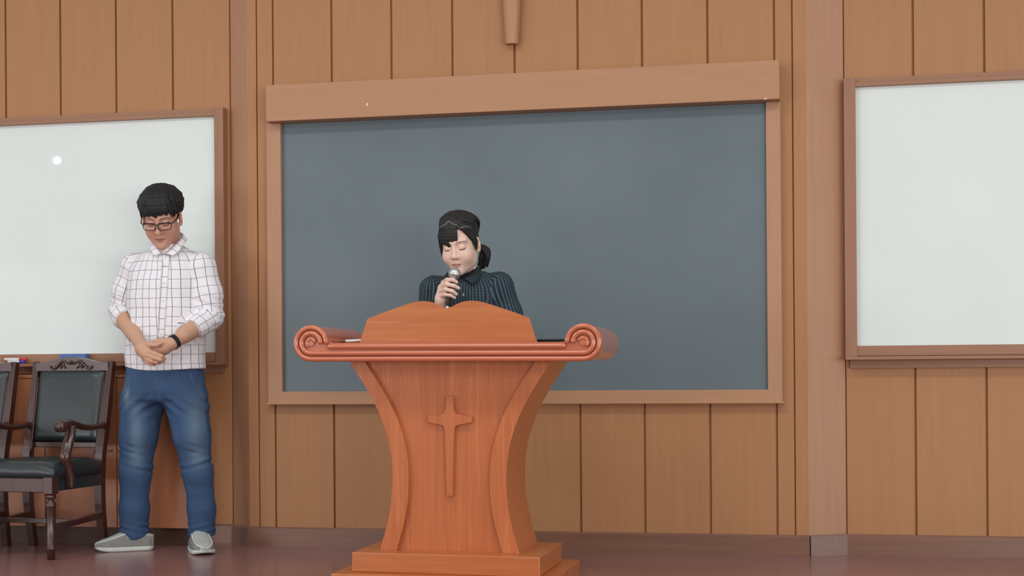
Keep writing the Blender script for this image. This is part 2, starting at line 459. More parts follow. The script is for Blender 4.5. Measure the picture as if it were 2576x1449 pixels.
# moulding plate: bar with a round scroll at each end
pts = []
rr = 0.067
for a in np.linspace(-90, -270 - 80, 40):           # left scroll, from the bottom outward over the top to the inner side
    t = math.radians(a); pts.append((-CX + rr * math.cos(t), CZ + rr * math.sin(t)))
pts += [(-CX + rr + 0.002, 0.937), (CX - rr - 0.002, 0.937)]
for a in np.linspace(170, -90, 40):
    t = math.radians(a); pts.append((CX + rr * math.cos(t), CZ + rr * math.sin(t)))
prism('scroll_moulding', pts[::-1], 0.003, 0.03, M['pulpit_m'], pu, 0.004, 3)
def ridge(P, r=0.0100, parent=pu):
    n = len(P); rad = [r * (0.45 if i in (0, n - 1) else 1) for i in range(n)]
    return tube('ridge', P, rad, M['pulpit_m'], parent, 10)
yr = -0.001
ridge([(x, yr, 0.9275) for x in [-CX + 0.062, -CX + 0.068] + list(np.linspace(-CX + 0.08, CX - 0.08, 24)) + [CX - 0.068, CX - 0.062]])
for rad in (0.0585, 0.0375):
    P = []
    for a in np.linspace(365, 270, 12): pass
    for a in np.linspace(-365, -90, 40):
        t = math.radians(a); P.append((-CX + rad * math.cos(t), yr, CZ + rad * math.sin(t)))
    P = P  # from the inner side round to the bottom
    lft = [(-CX + rad * math.cos(math.radians(a)), yr, CZ + rad * math.sin(math.radians(a))) for a in np.linspace(-5, 270, 40)]
    rgt = [(CX + rad * math.cos(math.radians(a)), yr, CZ + rad * math.sin(math.radians(a))) for a in np.linspace(-90, 185, 40)]
    mid = [(x, yr, CZ - rad) for x in np.linspace(-CX, CX, 20)][1:-1]
    ridge(lft + mid + rgt)
for s in (-1, 1):
    A0 = np.linspace(10, 235, 20) if s < 0 else np.linspace(170, -55, 20)
    ridge([(s * CX + 0.0160 * math.cos(math.radians(a)), yr, CZ + 0.0165 * math.sin(math.radians(a))) for a in A0], 0.0072)
    prof = [(s * CX + 0.012 * math.cos(a), CZ + 0.012 * math.sin(a)) for a in np.linspace(0, 2 * math.pi, 20, endpoint=False)]
    prism('scroll_eye', prof, -0.004, 0.004, M['pulpit_m'], pu, 0.002, 2)
box('top_board', -CX - 0.02, CX + 0.02, 0.025, 0.47, 0.885, 0.934, M['pulpit_h'], pu, 0.003)
# open-book shaped reading board
half = [(0.0, 1.065), (0.018, 1.0725), (0.038, 1.083), (0.060, 1.091), (0.085, 1.0945), (0.110, 1.0935), (0.140, 1.0875), (0.20, 1.068), (0.26, 1.0475), (0.299, 1.033), (0.306, 1.029), (0.338, 0.934)]
bp = half + [(-x, z) for x, z in half[::-1]][:-1]
prism('book_board', bp[::-1], 0.035, 0.06, M['pulpit_h'], pu, 0.002, 2)
# curved side boards and front panel
def hw_out(z):
    return float(np.interp(z, [0.165, 0.22, 0.30, 0.38, 0.475, 0.56, 0.64, 0.72, 0.80, 0.885], [0.268, 0.250, 0.229, 0.2185, 0.2165, 0.228, 0.251, 0.288, 0.336, 0.396]))
def sm(z):
    return sum(hw_out(min(max(z + d, 0.165), 0.885)) for d in (-0.03, -0.015, 0, 0.015, 0.03)) / 5
zz = np.linspace(0.165, 0.888, 34)
for s in (-1, 1):
    outer = [(s * sm(z) - 0.004, z) for z in zz]; inner = [(s * (sm(z) - 0.062 + 0.006 * (z - 0.5)) - 0.004, z) for z in zz]
    pl = outer + inner[::-1]
    if s > 0: pl = pl[::-1]
    prism('side_board', pl, 0.08, 0.43, M['pulpit'], pu, 0.003, 2)
outer = [(-sm(z) + 0.03, z) for z in zz] + [(sm(z) - 0.03, z) for z in zz[::-1]]
prism('front_panel', outer, 0.10, 0.12, M['pulpit'], pu)
prism('back_shelf_panel', [(-sm(z) + 0.03, z) for z in zz] + [(sm(z) - 0.03, z) for z in zz[::-1]], 0.36, 0.38, M['pulpit'], pu)
cpts = [(-0.012, 0.744), (0.012, 0.744), (0.0155, 0.698), (0.019, 0.682), (0.026, 0.676), (0.084, 0.668), (0.084, 0.646), (0.026, 0.638), (0.0195, 0.632), (0.0175, 0.61), (0.0115, 0.373), (-0.0115, 0.373), (-0.0175, 0.61), (-0.0195, 0.632), (-0.026, 0.638), (-0.084, 0.646), (-0.084, 0.668), (-0.024, 0.675), (-0.019, 0.682), (-0.0155, 0.698)]
prism('cross_emblem', [(x - 0.003, z) for x, z in cpts], 0.084, 0.102, M['pulpit'], pu, 0.0018, 1)
box('base_step', -0.354, 0.354, 0.0, 0.452, 0.094, 0.167, M['pulpit_h'], pu, 0.004)
box('base_step', -0.415, 0.415, -0.06, 0.515, 0.0, 0.094, M['pulpit_h'], pu, 0.004)
# things lying on the pulpit
lp = thing('laptop', 'black closed laptop lying on the pulpit beside the right scroll', 'laptop', (-1.06, 5.42, 0.934))
box('base', -0.165, 0.16, -0.10, 0.12, 0.0, 0.010, M['black_plastic'], lp, 0.002)
box('lid', -0.165, 0.16, -0.10, 0.12, 0.011, 0.018, M['black_plastic'], lp, 0.002)
pn = thing('pen', 'white pen lying on the pulpit beside the left scroll', 'pen', (-1.735, 5.30, 0.946), 0.1)
tube('barrel', [(-0.022, 0, 0.006), (-0.02, 0, 0.0065), (0.06, 0, 0.010), (0.062, 0, 0.010)], [0.003, 0.0048, 0.0048, 0.003], M['white_plastic'], pn, 10)
tube('tip', [(-0.045, 0, 0.0005), (-0.036, 0, 0.003), (-0.021, 0, 0.006)], [0.001, 0.003, 0.0042], M['mahogany'], pn, 10)

# ================================================================== CHAIRS
def make_chair(label):
    t = thing('armchair', label, 'chair', (0, 0, 0), 0, 'carved wooden armchairs under the whiteboard')
    MW = M['mahogany']
    for s in (-1, 1):
        # rear post: leg and back stile in one curved piece
        P = smooth_path([(s * 0.195, 0.225, 0.0), (s * 0.198, 0.190, 0.22), (s * 0.20, 0.190, 0.42), (s * 0.203, 0.232, 0.62), (s * 0.206, 0.284, 0.893)], 6)
        tube('rear_post', P, [0.0155 + 0.0035 * math.sin(math.pi * min(1, i / len(P) * 1.1)) for i in range(len(P))], MW, t, 4, square=True)
        # bright bead along the inner side of the stile
        Q = [p + Vector((-s * 0.022, -0.014, 0)) for p in P if p.z > 0.43 and p.z < 0.86]
        tube('bead', Q, 0.0045, MW, t, 8)
        # turned front leg
        lx, ly = s * 0.196, -0.205
        lg = thing_part('front_leg', t)
        bm = bmesh.new(); bm_box(bm, lx - 0.024, lx + 0.024, ly - 0.024, ly + 0.024, 0.296, 0.372); bevel(bm, 0.003, 2)
        from_bm_into(lg, bm)
        prof = [(0.019, 0.296), (0.0235, 0.288), (0.0235, 0.278), (0.014, 0.270), (0.013, 0.264), (0.021, 0.258), (0.0245, 0.250), (0.0245, 0.240), (0.0225, 0.236), (0.019, 0.058), (0.0225, 0.054), (0.0235, 0.048), (0.0185, 0.044), (0.0175, 0.0)][::-1]
        v, f = lathe_data(prof, (lx, ly, 0), 24, 0.10, 8)
        add_data(lg, v, f)
        # arm with scrolled hand rest, and its S-curved support
        A = smooth_path([(s * 0.205, 0.225, 0.594), (s * 0.212, 0.13, 0.583), (s * 0.215, 0.03, 0.588), (s * 0.217, -0.06, 0.606), (s * 0.217, -0.105, 0.612), (s * 0.217, -0.15, 0.604)], 5)
        n = len(A)
        ar = tube('arm', A, [0.016 + 0.010 * (i / n) ** 2 for i in range(n)], MW, t, 12, sx=0.85, sy=1.15)
        v, f = tube_data([(s * 0.217 - 0.025, -0.150, 0.597), (s * 0.217 - 0.021, -0.150, 0.597), (s * 0.217 + 0.021, -0.150, 0.597), (s * 0.217 + 0.025, -0.150, 0.597)], [0.018, 0.026, 0.026, 0.018], 16)
        from_data('hand_scroll', v, f, MW, ar, True)
        B = smooth_path([(s * 0.217, -0.075, 0.60), (s * 0.219, -0.088, 0.55), (s * 0.219, -0.118, 0.49), (s * 0.217, -0.128, 0.455), (s * 0.217, -0.112, 0.42), (s * 0.222, -0.098, 0.36), (s * 0.222, -0.095, 0.315)], 5)
        nb = len(B)
        tube('arm_support', B, [0.019 + 0.006 * math.sin(3.0 * i / nb + 0.2) for i in range(nb)], MW, t, 10, sx=1.2, sy=0.8)
        # side rail (leather covered) and side stretcher
        v, f = tube_data([(s * 0.196, -0.19, 0.145), (s * 0.194, 0.0, 0.150), (s * 0.192, 0.20, 0.162)], [0.014, 0.0125, 0.014], 4, square=True)
        from_data('stretcher', v, f, MW, t)
    box('cross_stretcher', -0.19, 0.19, -0.005, 0.018, 0.138, 0.162, MW, t, 0.003)
    box('front_rail', -0.175, 0.175, -0.222, -0.196, 0.302, 0.366, MW, t, 0.004)
    for s in (-1, 1): box('side_rail', s * 0.196 - 0.013, s * 0.196 + 0.013, -0.19, 0.18, 0.306, 0.366, M['leather'], t, 0.003)
    box('rear_rail', -0.19, 0.19, 0.175, 0.20, 0.31, 0.37, MW, t, 0.003)
    # domed leather seat with a boxed front
    def pad(name, fn, nu=26, nv=22):
        v, f = [], []
        for i in range(nu + 1):
            for j in range(nv + 1): v.append(fn(i / nu * 2 - 1, j / nv * 2 - 1, 1))
        o = len(v)
        for i in range(nu + 1):
            for j in range(nv + 1): v.append(fn(i / nu * 2 - 1, j / nv * 2 - 1, 0))
        for q, fl in ((0, 0), (o, 1)):
            for i in range(nu):
                for j in range(nv):
                    a = q + i * (nv + 1) + j; c = (a, a + nv + 1, a + nv + 2, a + 1)
                    f.append(c[::-1] if fl else c)
        rim = [i * (nv + 1) for i in range(nu + 1)] + [nu * (nv + 1) + j for j in range(1, nv + 1)] + [i * (nv + 1) + nv for i in range(nu - 1, -1, -1)] + [j for j in range(nv - 1, 0, -1)]
        for a, c in zip(rim, rim[1:] + rim[:1]): f.append((a, c, c + o, a + o))
        bm = bmesh.new(); me = bpy.data.meshes.new(name); me.from_pydata(v, [], f); bm.from_mesh(me); bpy.data.meshes.remove(me)
        return from_bm(name, bm, M['leather'], t, True)
    def seat_fn(u, w, top):
        x = u * 0.218; y = w * 0.205 - 0.012
        e = max(abs(u), abs(w)); rnd = (1 - max(0, (e - 0.9) / 0.1) ** 2 * 0.5)
        if not top: return (x * 0.985, y * 0.985, 0.362)
        k = (1 - u ** 6) * (1 - w ** 6)
        cr = 0.0025 * math.sin(9 * u + 3 * w) * (1 - k)
        return (x, y, 0.405 + 0.033 * min(1, k * 1.5) ** 0.7 + 0.008 * (1 - u * u) * (1 - w * w) + cr)
    pad('seat_cushion', seat_fn)
    def back_fn(u, w, top):
        z = 0.684 + w * 0.176; y = 0.228 + (z - 0.60) * 0.19
        x = u * (0.187 + 0.004 * w)
        if not top: return (x, y + 0.018, z)
        k = min(1, (1 - u ** 8) * (1 - w ** 8) * 1.3)
        return (x * (0.97 + 0.03 * (1 - k)), y + 0.005 - 0.034 * k ** 0.6 - 0.006 * (1 - u * u) * (1 - w * w), z)
    pad('back_cushion', back_fn)
    prism_rail('lower_back_rail', [(-0.19, 0.482), (0.19, 0.482), (0.19, 0.508), (-0.19, 0.508)], 0.205, 0.230, MW, t)
    arch = [(-0.203, 0.838), (0.203, 0.838), (0.203, 0.878), (0.185, 0.882)]
    for x in np.linspace(0.17, -0.17, 25): arch.append((x, 0.880 + 0.027 * math.cos(x / 0.15 * math.pi / 2) ** 1.2 if abs(x) < 0.15 else 0.880))
    arch += [(-0.185, 0.882), (-0.203, 0.878)]
    tr = prism('top_rail', arch[::-1], -0.014, 0.014, MW, t, 0.003, 2)
    tr.location = (0, 0.274, 0.010); tr.rotation_euler = (-0.0, 0, 0)
    # carving: two leafy scrolls and a centre boss
    cv, cf = [], []
    def addt(P, r, seg=8):
        v, f = tube_data(P, r, seg); o = len(cv); cv.extend(v); cf.extend([tuple(i + o for i in q) for q in f])
    for s in (-1, 1):
        addt([(s * (0.02 + 0.10 * u), -0.016, 0.862 + 0.016 * math.sin(u * 6.0) + 0.012 * (1 - u)) for u in np.linspace(0, 1, 14)], [0.006 * math.sin(math.pi * (0.1 + 0.85 * u)) + 0.001 for u in np.linspace(0, 1, 14)])
        addt([(s * (0.052 + 0.016 * (1 - a / 9) * math.cos(a)), -0.016, 0.868 + 0.016 * (1 - a / 9) * math.sin(a)) for a in np.linspace(0, 7.5, 20)], 0.0035)
        for k in range(4):
            x0 = s * (0.03 + 0.025 * k)
            addt([(x0, -0.016, 0.85), (x0 + s * 0.006, -0.019, 0.858), (x0 + s * 0.014, -0.016, 0.866)], [0.001, 0.0045, 0.001])
    for k in range(5):
        a = math.pi * (0.15 + 0.175 * k)
        addt([(0.006 * math.cos(a), -0.016, 0.868 + 0.006 * math.sin(a)), (0.017 * math.cos(a), -0.019, 0.868 + 0.017 * math.sin(a)), (0.024 * math.cos(a), -0.016, 0.868 + 0.022 * math.sin(a))], [0.002, 0.005, 0.001])
    from_data('carving', cv, cf, MW, tr, True)
    return t

def thing_part(name, parent):
    me = bpy.data.meshes.new(name); return link(name, me, M['mahogany'], parent)
def from_bm_into(o, bm):
    bmesh.ops.recalc_face_normals(bm, faces=bm.faces[:]); bm.to_mesh(o.data); bm.free()
def add_data(o, v, f):
    bm = bmesh.new(); bm.from_mesh(o.data)
    vs = [bm.verts.new(p) for p in v]
    for q in f:
        fc = bm.faces.new([vs[i] for i in q]); fc.smooth = True
    bm.to_mesh(o.data); bm.free()
def prism_rail(name, pts, y0, y1, mat, parent): return prism(name, pts, y0, y1, mat, parent, 0.003, 2)

chair = make_chair('carved dark wood armchair with black leather pads beside the man')
chair.location = (-3.575, 6.268, 0); chair.rotation_euler = (0, 0, math.radians(-5))
ch2 = copy_tree(chair); ch2.location = (-4.09, 6.275, 0)
ch2['label'] = 'carved dark wood armchair cut off by the left edge of the photo'

# ================================================================== PEOPLE: surfaces grown from distance fields
class Field:
    def __init__(self, lo, hi, h):
        self.lo = np.array(lo, float); self.h = h
        n = np.ceil((np.array(hi) - self.lo) / h).astype(int) + 1
        self.ax = [(self.lo[i] + h * np.arange(n[i])).astype(np.float32) for i in range(3)]
        self.V = np.full(tuple(n), 0.5, np.float32)
    def _sub(self, lo, hi, m):
        sl = []
        for i in range(3):
            a = int(np.floor((lo[i] - m - self.lo[i]) / self.h)); c = int(np.ceil((hi[i] + m - self.lo[i]) / self.h)) + 1
            a = max(a, 0); c = min(c, len(self.ax[i]))
            if a >= c: return None
            sl.append(slice(a, c))
        X = self.ax[0][sl[0]][:, None, None]; Y = self.ax[1][sl[1]][None, :, None]; Z = self.ax[2][sl[2]][None, None, :]
        return tuple(sl), X, Y, Z
    def _mix(self, sl, d, k, op):
        a = self.V[sl]
        if op == 's': d = -d; a2, s = -a, -1
        if op == 'u':
            if k > 0:
                h = np.clip(0.5 + 0.5 * (a - d) / k, 0, 1); r = a * (1 - h) + d * h - k * h * (1 - h)
            else: r = np.minimum(a, d)
        else:                       # cut away (d already negated) or intersect
            if k > 0:
                h = np.clip(0.5 - 0.5 * (a - d) / k, 0, 1); r = a * (1 - h) + d * h + k * h * (1 - h)
            else: r = np.maximum(a, d)
        self.V[sl] = r
    def cone(self, a, b, ra, rb, k=0.0, op='u'):
        a = np.array(a, float); b = np.array(b, float); R = max(ra, rb)
        q = self._sub(np.minimum(a, b) - R, np.maximum(a, b) + R, k + 4 * self.h)
        if q is None: return
        sl, X, Y, Z = q; ab = b - a; L2 = max(ab @ ab, 1e-12)
        t = np.clip(((X - a[0]) * ab[0] + (Y - a[1]) * ab[1] + (Z - a[2]) * ab[2]) / L2, 0, 1)
        d = np.sqrt((X - a[0] - t * ab[0]) ** 2 + (Y - a[1] - t * ab[1]) ** 2 + (Z - a[2] - t * ab[2]) ** 2) - (ra + (rb - ra) * t)
        self._mix(sl, d, k, op)
    def chain(self, P, R, k=0.0, op='u'):
        for i in range(len(P) - 1): self.cone(P[i], P[i + 1], R[i], R[i + 1], k, op)
    def ell(self, c, r, Rm=None, k=0.0, op='u'):
        c = np.array(c, float); r = np.array(r, float)
        Rm = np.eye(3) if Rm is None else np.array(Rm, float)
        ext = np.abs(Rm) @ r
        q = self._sub(c - ext, c + ext, k + 4 * self.h)
        if q is None: return
        sl, X, Y, Z = q; X = X - c[0]; Y = Y - c[1]; Z = Z - c[2]
        k0 = 0; k1 = 0
        for i in range(3):
            p = X * Rm[0, i] + Y * Rm[1, i] + Z * Rm[2, i]
            k0 = k0 + (p / r[i]) ** 2; k1 = k1 + (p / r[i] ** 2) ** 2
        k0 = np.sqrt(k0); k1 = np.sqrt(k1) + 1e-6
        self._mix(sl, k0 * (k0 - 1) / k1, k, op)
    def loft(self, secs, k=0.0, n=2.3, op='u'):
        """stack of ellipses (z, cx, cy, rx, ry), low to high"""
        A = np.array(sorted([tuple(q) for q in secs]), float)
        R = max(A[:, 3].max(), A[:, 4].max())
        lo = np.array([A[:, 1].min() - R, A[:, 2].min() - R, A[0, 0]]); hi = np.array([A[:, 1].max() + R, A[:, 2].max() + R, A[-1, 0]])
        q = self._sub(lo, hi, k + 4 * self.h)
        if q is None: return
        sl, X, Y, Z = q; z = Z[0, 0, :]
        def ip(col):
            zs = np.linspace(A[0, 0], A[-1, 0], 200); v = np.interp(zs, A[:, 0], A[:, col])
            v = np.convolve(np.pad(v, 6, mode='edge'), np.ones(13) / 13, 'valid')
            return np.interp(z, zs, v)[None, None, :].astype(np.float32)
        cx, cy, rx, ry = ip(1), ip(2), ip(3), ip(4)
        g = (np.abs((X - cx) / rx) ** n + np.abs((Y - cy) / ry) ** n) ** (1 / n)
        d = (g - 1) * np.minimum(rx, ry)
        d = np.maximum(d, np.maximum(A[0, 0] - Z, Z - A[-1, 0]))
        self._mix(sl, d, k, op)
    def add(self, fn, band=0.03):
        """displace the field near the surface"""
        msk = np.abs(self.V) < band
        i, j, kx = np.nonzero(msk)
        self.V[msk] += fn(self.ax[0][i], self.ax[1][j], self.ax[2][kx])
    def cut(self, fn):
        X, Y, Z = np.meshgrid(*self.ax, indexing='ij', sparse=True)
        self.V = np.maximum(self.V, fn(X, Y, Z)).astype(np.float32)
    def mesh(self):
        V = self.V; nx, ny, nz = V.shape; ins = V < 0
        cnt = np.zeros((nx - 1, ny - 1, nz - 1), np.int8)
        for a in (0, 1):
            for b in (0, 1):
                for c in (0, 1): cnt += ins[a:nx - 1 + a, b:ny - 1 + b, c:nz - 1 + c]
        act = (cnt > 0) & (cnt < 8)
        I = np.argwhere(act); idx = np.full(act.shape, -1, np.int32); idx[act] = np.arange(len(I))
        co = np.array([(a, b, c) for a in (0, 1) for b in (0, 1) for c in (0, 1)])
        cv = np.stack([V[I[:, 0] + a, I[:, 1] + b, I[:, 2] + c] for a, b, c in co], 1)
        acc = np.zeros((len(I), 3)); num = np.zeros(len(I))
        for p in range(8):
            for q in range(p + 1, 8):
                if np.abs(co[p] - co[q]).sum() != 1: continue
                va, vb = cv[:, p], cv[:, q]; m_ = (va < 0) != (vb < 0)
                t = np.where(m_, va / np.where(va - vb == 0, 1, va - vb), 0)
                acc += m_[:, None] * (co[p] + t[:, None] * (co[q] - co[p])); num += m_
        P = self.lo + self.h * (I + acc / num[:, None])
        Q = []
        for axn in range(3):
            o = [i for i in range(3) if i != axn]
            sa = [slice(None)] * 3; sb = [slice(None)] * 3
            sa[axn] = slice(0, -1); sb[axn] = slice(1, None)
            for d in o: sa[d] = slice(1, -1); sb[d] = slice(1, -1)
            A, B = ins[tuple(sa)], ins[tuple(sb)]
            for flip, mk in ((0, A & ~B), (1, ~A & B)):
                e = np.argwhere(mk)
                if not len(e): continue
                for d in o: e[:, d] += 1
                u, v = np.zeros(3, int), np.zeros(3, int); u[o[0]] = 1; v[o[1]] = 1
                g = lambda w: idx[w[:, 0], w[:, 1], w[:, 2]]
                qd = np.stack([g(e - u - v), g(e - v), g(e), g(e - u)], 1)
                if (axn == 1) != bool(flip): qd = qd[:, ::-1]
                Q.append(qd)
        Q = np.concatenate(Q); Q = Q[(Q >= 0).all(1)]
        return P, Q

def smooth_mesh(P, Q, it=2, lam=0.5):
    E = np.concatenate([Q[:, [0, 1]], Q[:, [1, 2]], Q[:, [2, 3]], Q[:, [3, 0]]])
    for _ in range(it):
        S_ = np.zeros_like(P); N_ = np.zeros(len(P))
        np.add.at(S_, E[:, 0], P[E[:, 1]]); np.add.at(S_, E[:, 1], P[E[:, 0]])
        np.add.at(N_, E[:, 0], 1); np.add.at(N_, E[:, 1], 1)
        P = P + lam * (S_ / np.maximum(N_, 1)[:, None] - P)
    return P

def np_mesh(name, P, Q, mat, parent, cols=None, uv=None):
    me = bpy.data.meshes.new(name)
    me.vertices.add(len(P)); me.vertices.foreach_set('co', P.astype(np.float32).ravel())
    me.loops.add(Q.size); me.loops.foreach_set('vertex_index', Q.ravel().astype(np.int32))
    me.polygons.add(len(Q)); me.polygons.foreach_set('loop_start', np.arange(0, Q.size, 4, dtype=np.int32))
    me.update(calc_edges=True); me.validate()
    me.polygons.foreach_set('use_smooth', np.ones(len(me.polygons), bool))
    if cols is not None:
        at_ = me.color_attributes.new('tint', 'FLOAT_COLOR', 'POINT')
        at_.data.foreach_set('color', np.concatenate([cols, np.ones((len(cols), 1))], 1).astype(np.float32).ravel())
    if uv is not None:
        ul = me.uv_layers.new(name='UVMap'); ul.data.foreach_set('uv', uv.reshape(-1, 2).astype(np.float32).ravel())
    me.update()
    o = link(name, me, mat, parent)
    if parent is not None: o.matrix_parent_inverse = Matrix.Translation(parent.location).inverted()
    return o

def V3(v): return np.array((v[0], v[1], v[2]), float)
def pq(px, py, Y): return V3(at(px, py, Y))

def wob(freq, seed, n=6):
    rg = np.random.RandomState(seed); K = rg.normal(size=(n, 3)); K /= np.linalg.norm(K, axis=1)[:, None]
    K *= freq * rg.uniform(0.6, 1.5, (n, 1)); ph = rg.uniform(0, 6.28, n)
    def f(x, y, z):
        r = 0
        for i in range(n): r = r + np.sin(K[i, 0] * x + K[i, 1] * y + K[i, 2] * z + ph[i])
        return r / n
    return f

def arm_uv(p, a, b):
    ab = b - a; L_ = np.linalg.norm(ab); t = ab / L_
    up = np.array((0, -1., 0)); n = up - t * (up @ t); n /= np.linalg.norm(n); c = np.cross(t, n)
    q = p - a
    return np.stack([np.arctan2(q @ c, q @ n), q @ t], -1)

def cloth_uv(P, Q, torso_c, torso_r, arms, arm_r):
    """arms: list of polylines; the pattern runs round and along each sleeve, and across and up the body"""
    fc = P[Q].mean(1); best = np.full(len(fc), 1e9); lab = np.full(len(fc), -1); seg = np.zeros(len(fc), int)
    for ai, pl in enumerate(arms):
        for si in range(len(pl) - 1):
            a, b = pl[si], pl[si + 1]; ab = b - a
            t = np.clip(((fc - a) @ ab) / (ab @ ab), 0, 1); d = np.linalg.norm(fc - a - t[:, None] * ab, axis=1)
            m_ = d < best; best[m_] = d[m_]; lab[m_] = ai; seg[m_] = si
    g_ = np.sqrt(((fc[:, 0] - torso_c[0]) / arm_r[0]) ** 2 + ((fc[:, 1] - torso_c[1]) / arm_r[1]) ** 2)
    is_arm = (best < 0.085) & (g_ > 0.98)
    X = P[Q]; uv = np.zeros((len(Q), 4, 2))
    ang = np.arctan2(X[..., 0] - torso_c[0], -(X[..., 1] - torso_c[1]))
    fa = np.arctan2(fc[:, 0] - torso_c[0], -(fc[:, 1] - torso_c[1]))[:, None]
    ang = fa + (ang - fa + math.pi) % (2 * math.pi) - math.pi
    uv[..., 0] = ang * torso_r; uv[..., 1] = X[..., 2]
    for ai, pl in enumerate(arms):
        off = 0
        for si in range(len(pl) - 1):
            m_ = is_arm & (lab == ai) & (seg == si)
            if m_.any():
                w = arm_uv(X[m_], pl[si], pl[si + 1]); wf = arm_uv(fc[m_], pl[si], pl[si + 1])[:, None, 0]
                an = wf + (w[..., 0] - wf + math.pi) % (2 * math.pi) - math.pi
                uv[m_, :, 0] = an * 0.055; uv[m_, :, 1] = w[..., 1] + off
            off += np.linalg.norm(pl[si + 1] - pl[si])
    return uv

# ---- materials of people
def skin_mat(name):
    m, nt, b = new_mat(name, (0.5, 0.3, 0.2, 1), 0.5, 0.35)
    a = nd(nt, 'ShaderNodeAttribute'); a.attribute_name = 'tint'
    n = noise(nt, 60, (1, 1, 1), 3)
    h = nd(nt, 'ShaderNodeHueSaturation'); nt.links.new(a.outputs[0], h.inputs['Color'])
    nt.links.new(mth(nt, 'ADD', mth(nt, 'MULTIPLY', n, 0.14), 0.93), h.inputs['Value'])
    nt.links.new(h.outputs[0], b.inputs['Base Color'])
    b.inputs['Subsurface Weight'].default_value = 0.12; b.inputs['Subsurface Radius'].default_value = (0.012, 0.005, 0.003); b.inputs['Subsurface Scale'].default_value = 0.6
    return m
M['skin'] = skin_mat('skin')

def grid_lines(nt, coord, spacing, width, phase=0.0):
    f = mth(nt, 'FRACT', mth(nt, 'ADD', mth(nt, 'DIVIDE', coord, spacing), phase))
    d = mth(nt, 'ABSOLUTE', mth(nt, 'SUBTRACT', f, 0.5))
    return ramp(nt, d, width * 0.5 / spacing, width * 0.28 / spacing)

def uv_sep(nt, wobble=0.0):
    u = nd(nt, 'ShaderNodeUVMap'); u.uv_map = 'UVMap'; sp = nd(nt, 'ShaderNodeSeparateXYZ'); nt.links.new(u.outputs[0], sp.inputs[0])
    if not wobble: return sp.outputs[0], sp.outputs[1]
    n = noise(nt, 9, (1, 1, 1), 2)
    k = mth(nt, 'MULTIPLY', mth(nt, 'SUBTRACT', n, 0.5), wobble)
    return mth(nt, 'ADD', sp.outputs[0], k), mth(nt, 'ADD', sp.outputs[1], k)

m, nt, b = new_mat('white_checked_cotton', (0.8, 0.8, 0.8, 1), 0.8, 0.2)
u, v = uv_sep(nt, 0.012)
lv = grid_lines(nt, u, 0.040, 0.0040, 0.12); lh = grid_lines(nt, v, 0.0435, 0.0036, 0.3)
lines = mth(nt, 'MAXIMUM', mth(nt, 'MULTIPLY', lv, 0.80), mth(nt, 'MULTIPLY', lh, 0.66))
nt.links.new(mixc(nt, lines, (0.82, 0.795, 0.83, 1), (0.085, 0.07, 0.085, 1)), b.inputs['Base Color'])
bump(nt, b, noise(nt, 26, (1, 1, 0.5), 3), 0.35, 0.006); M['check'] = m

m, nt, b = new_mat('plain_white_cotton', (0.8, 0.79, 0.82, 1), 0.8, 0.2)
nt.links.new(mixc(nt, noise(nt, 30), (0.77, 0.75, 0.78, 1), (0.84, 0.82, 0.85, 1)), b.inputs['Base Color']); M['white_cotton'] = m

m, nt, b = new_mat('dark_striped_cotton', (0.03, 0.05, 0.06, 1), 0.75, 0.2)
u, v = uv_sep(nt, 0.006)
lv = grid_lines(nt, u, 0.0145, 0.0055); lh = grid_lines(nt, v, 0.012, 0.004)
c = mixc(nt, mth(nt, 'MULTIPLY', lh, 0.35), (0.020, 0.032, 0.042, 1), (0.006, 0.010, 0.015, 1))
c = mixc(nt, mth(nt, 'MULTIPLY', lv, mth(nt, 'SUBTRACT', 0.85, mth(nt, 'MULTIPLY', lh, 0.4))), c, (0.085, 0.135, 0.165, 1))
nt.links.new(c, b.inputs['Base Color']); bump(nt, b, noise(nt, 26, (1, 1, 0.5), 3), 0.35, 0.006); M['stripe'] = m
M['dark_collar'] = flat('dark_teal_cotton', (0.022, 0.034, 0.044, 1), 0.75, 0.2, ns=120, var=0.3)

m, nt, b = new_mat('blue_denim', (0.05, 0.09, 0.2, 1), 0.85, 0.15)
a = nd(nt, 'ShaderNodeAttribute'); a.attribute_name = 'tint'
n1 = noise(nt, 9, (1, 1, 0.6), 4); n2 = noise(nt, 260, (1, 1, 1), 2)
h = nd(nt, 'ShaderNodeHueSaturation'); nt.links.new(a.outputs[0], h.inputs['Color'])
nt.links.new(mth(nt, 'ADD', mth(nt, 'MULTIPLY', n1, 0.55), mth(nt, 'ADD', mth(nt, 'MULTIPLY', n2, 0.3), 0.57)), h.inputs['Value'])
nt.links.new(h.outputs[0], b.inputs['Base Color']); bump(nt, b, noise(nt, 16, (1, 1, 1.6), 4, dist=1.5), 0.5, 0.007); M['denim'] = m

def hair_mat(name, lo, hi):
    m, nt, b = new_mat(name, hi, 0.5, 0.35)
    n = noise(nt, 40, (3, 3, 0.5), 4, dist=0.5); n2 = noise(nt, 160, (3, 3, 0.4), 2)
    nt.links.new(mixc(nt, n, lo, hi), b.inputs['Base Color']); bump(nt, b, n2, 0.6, 0.002)
    nt.links.new(mth(nt, 'ADD', mth(nt, 'MULTIPLY', n, 0.25), 0.42), b.inputs['Roughness']); return m
M['hair_man'] = hair_mat('black_hair', (0.006, 0.007, 0.008, 1), (0.018, 0.020, 0.023, 1))
M['hair_woman'] = hair_mat('brown_black_hair', (0.008, 0.0075, 0.008, 1), (0.024, 0.021, 0.022, 1))
M['canvas'] = flat('grey_canvas', (0.40, 0.42, 0.40, 1), 0.9, 0.15, ns=120, var=0.2, bmp=0.3)
M['canvas_dark'] = flat('worn_grey_canvas', (0.24, 0.23, 0.22, 1), 0.9, 0.15, ns=60, var=0.35, bmp=0.3)
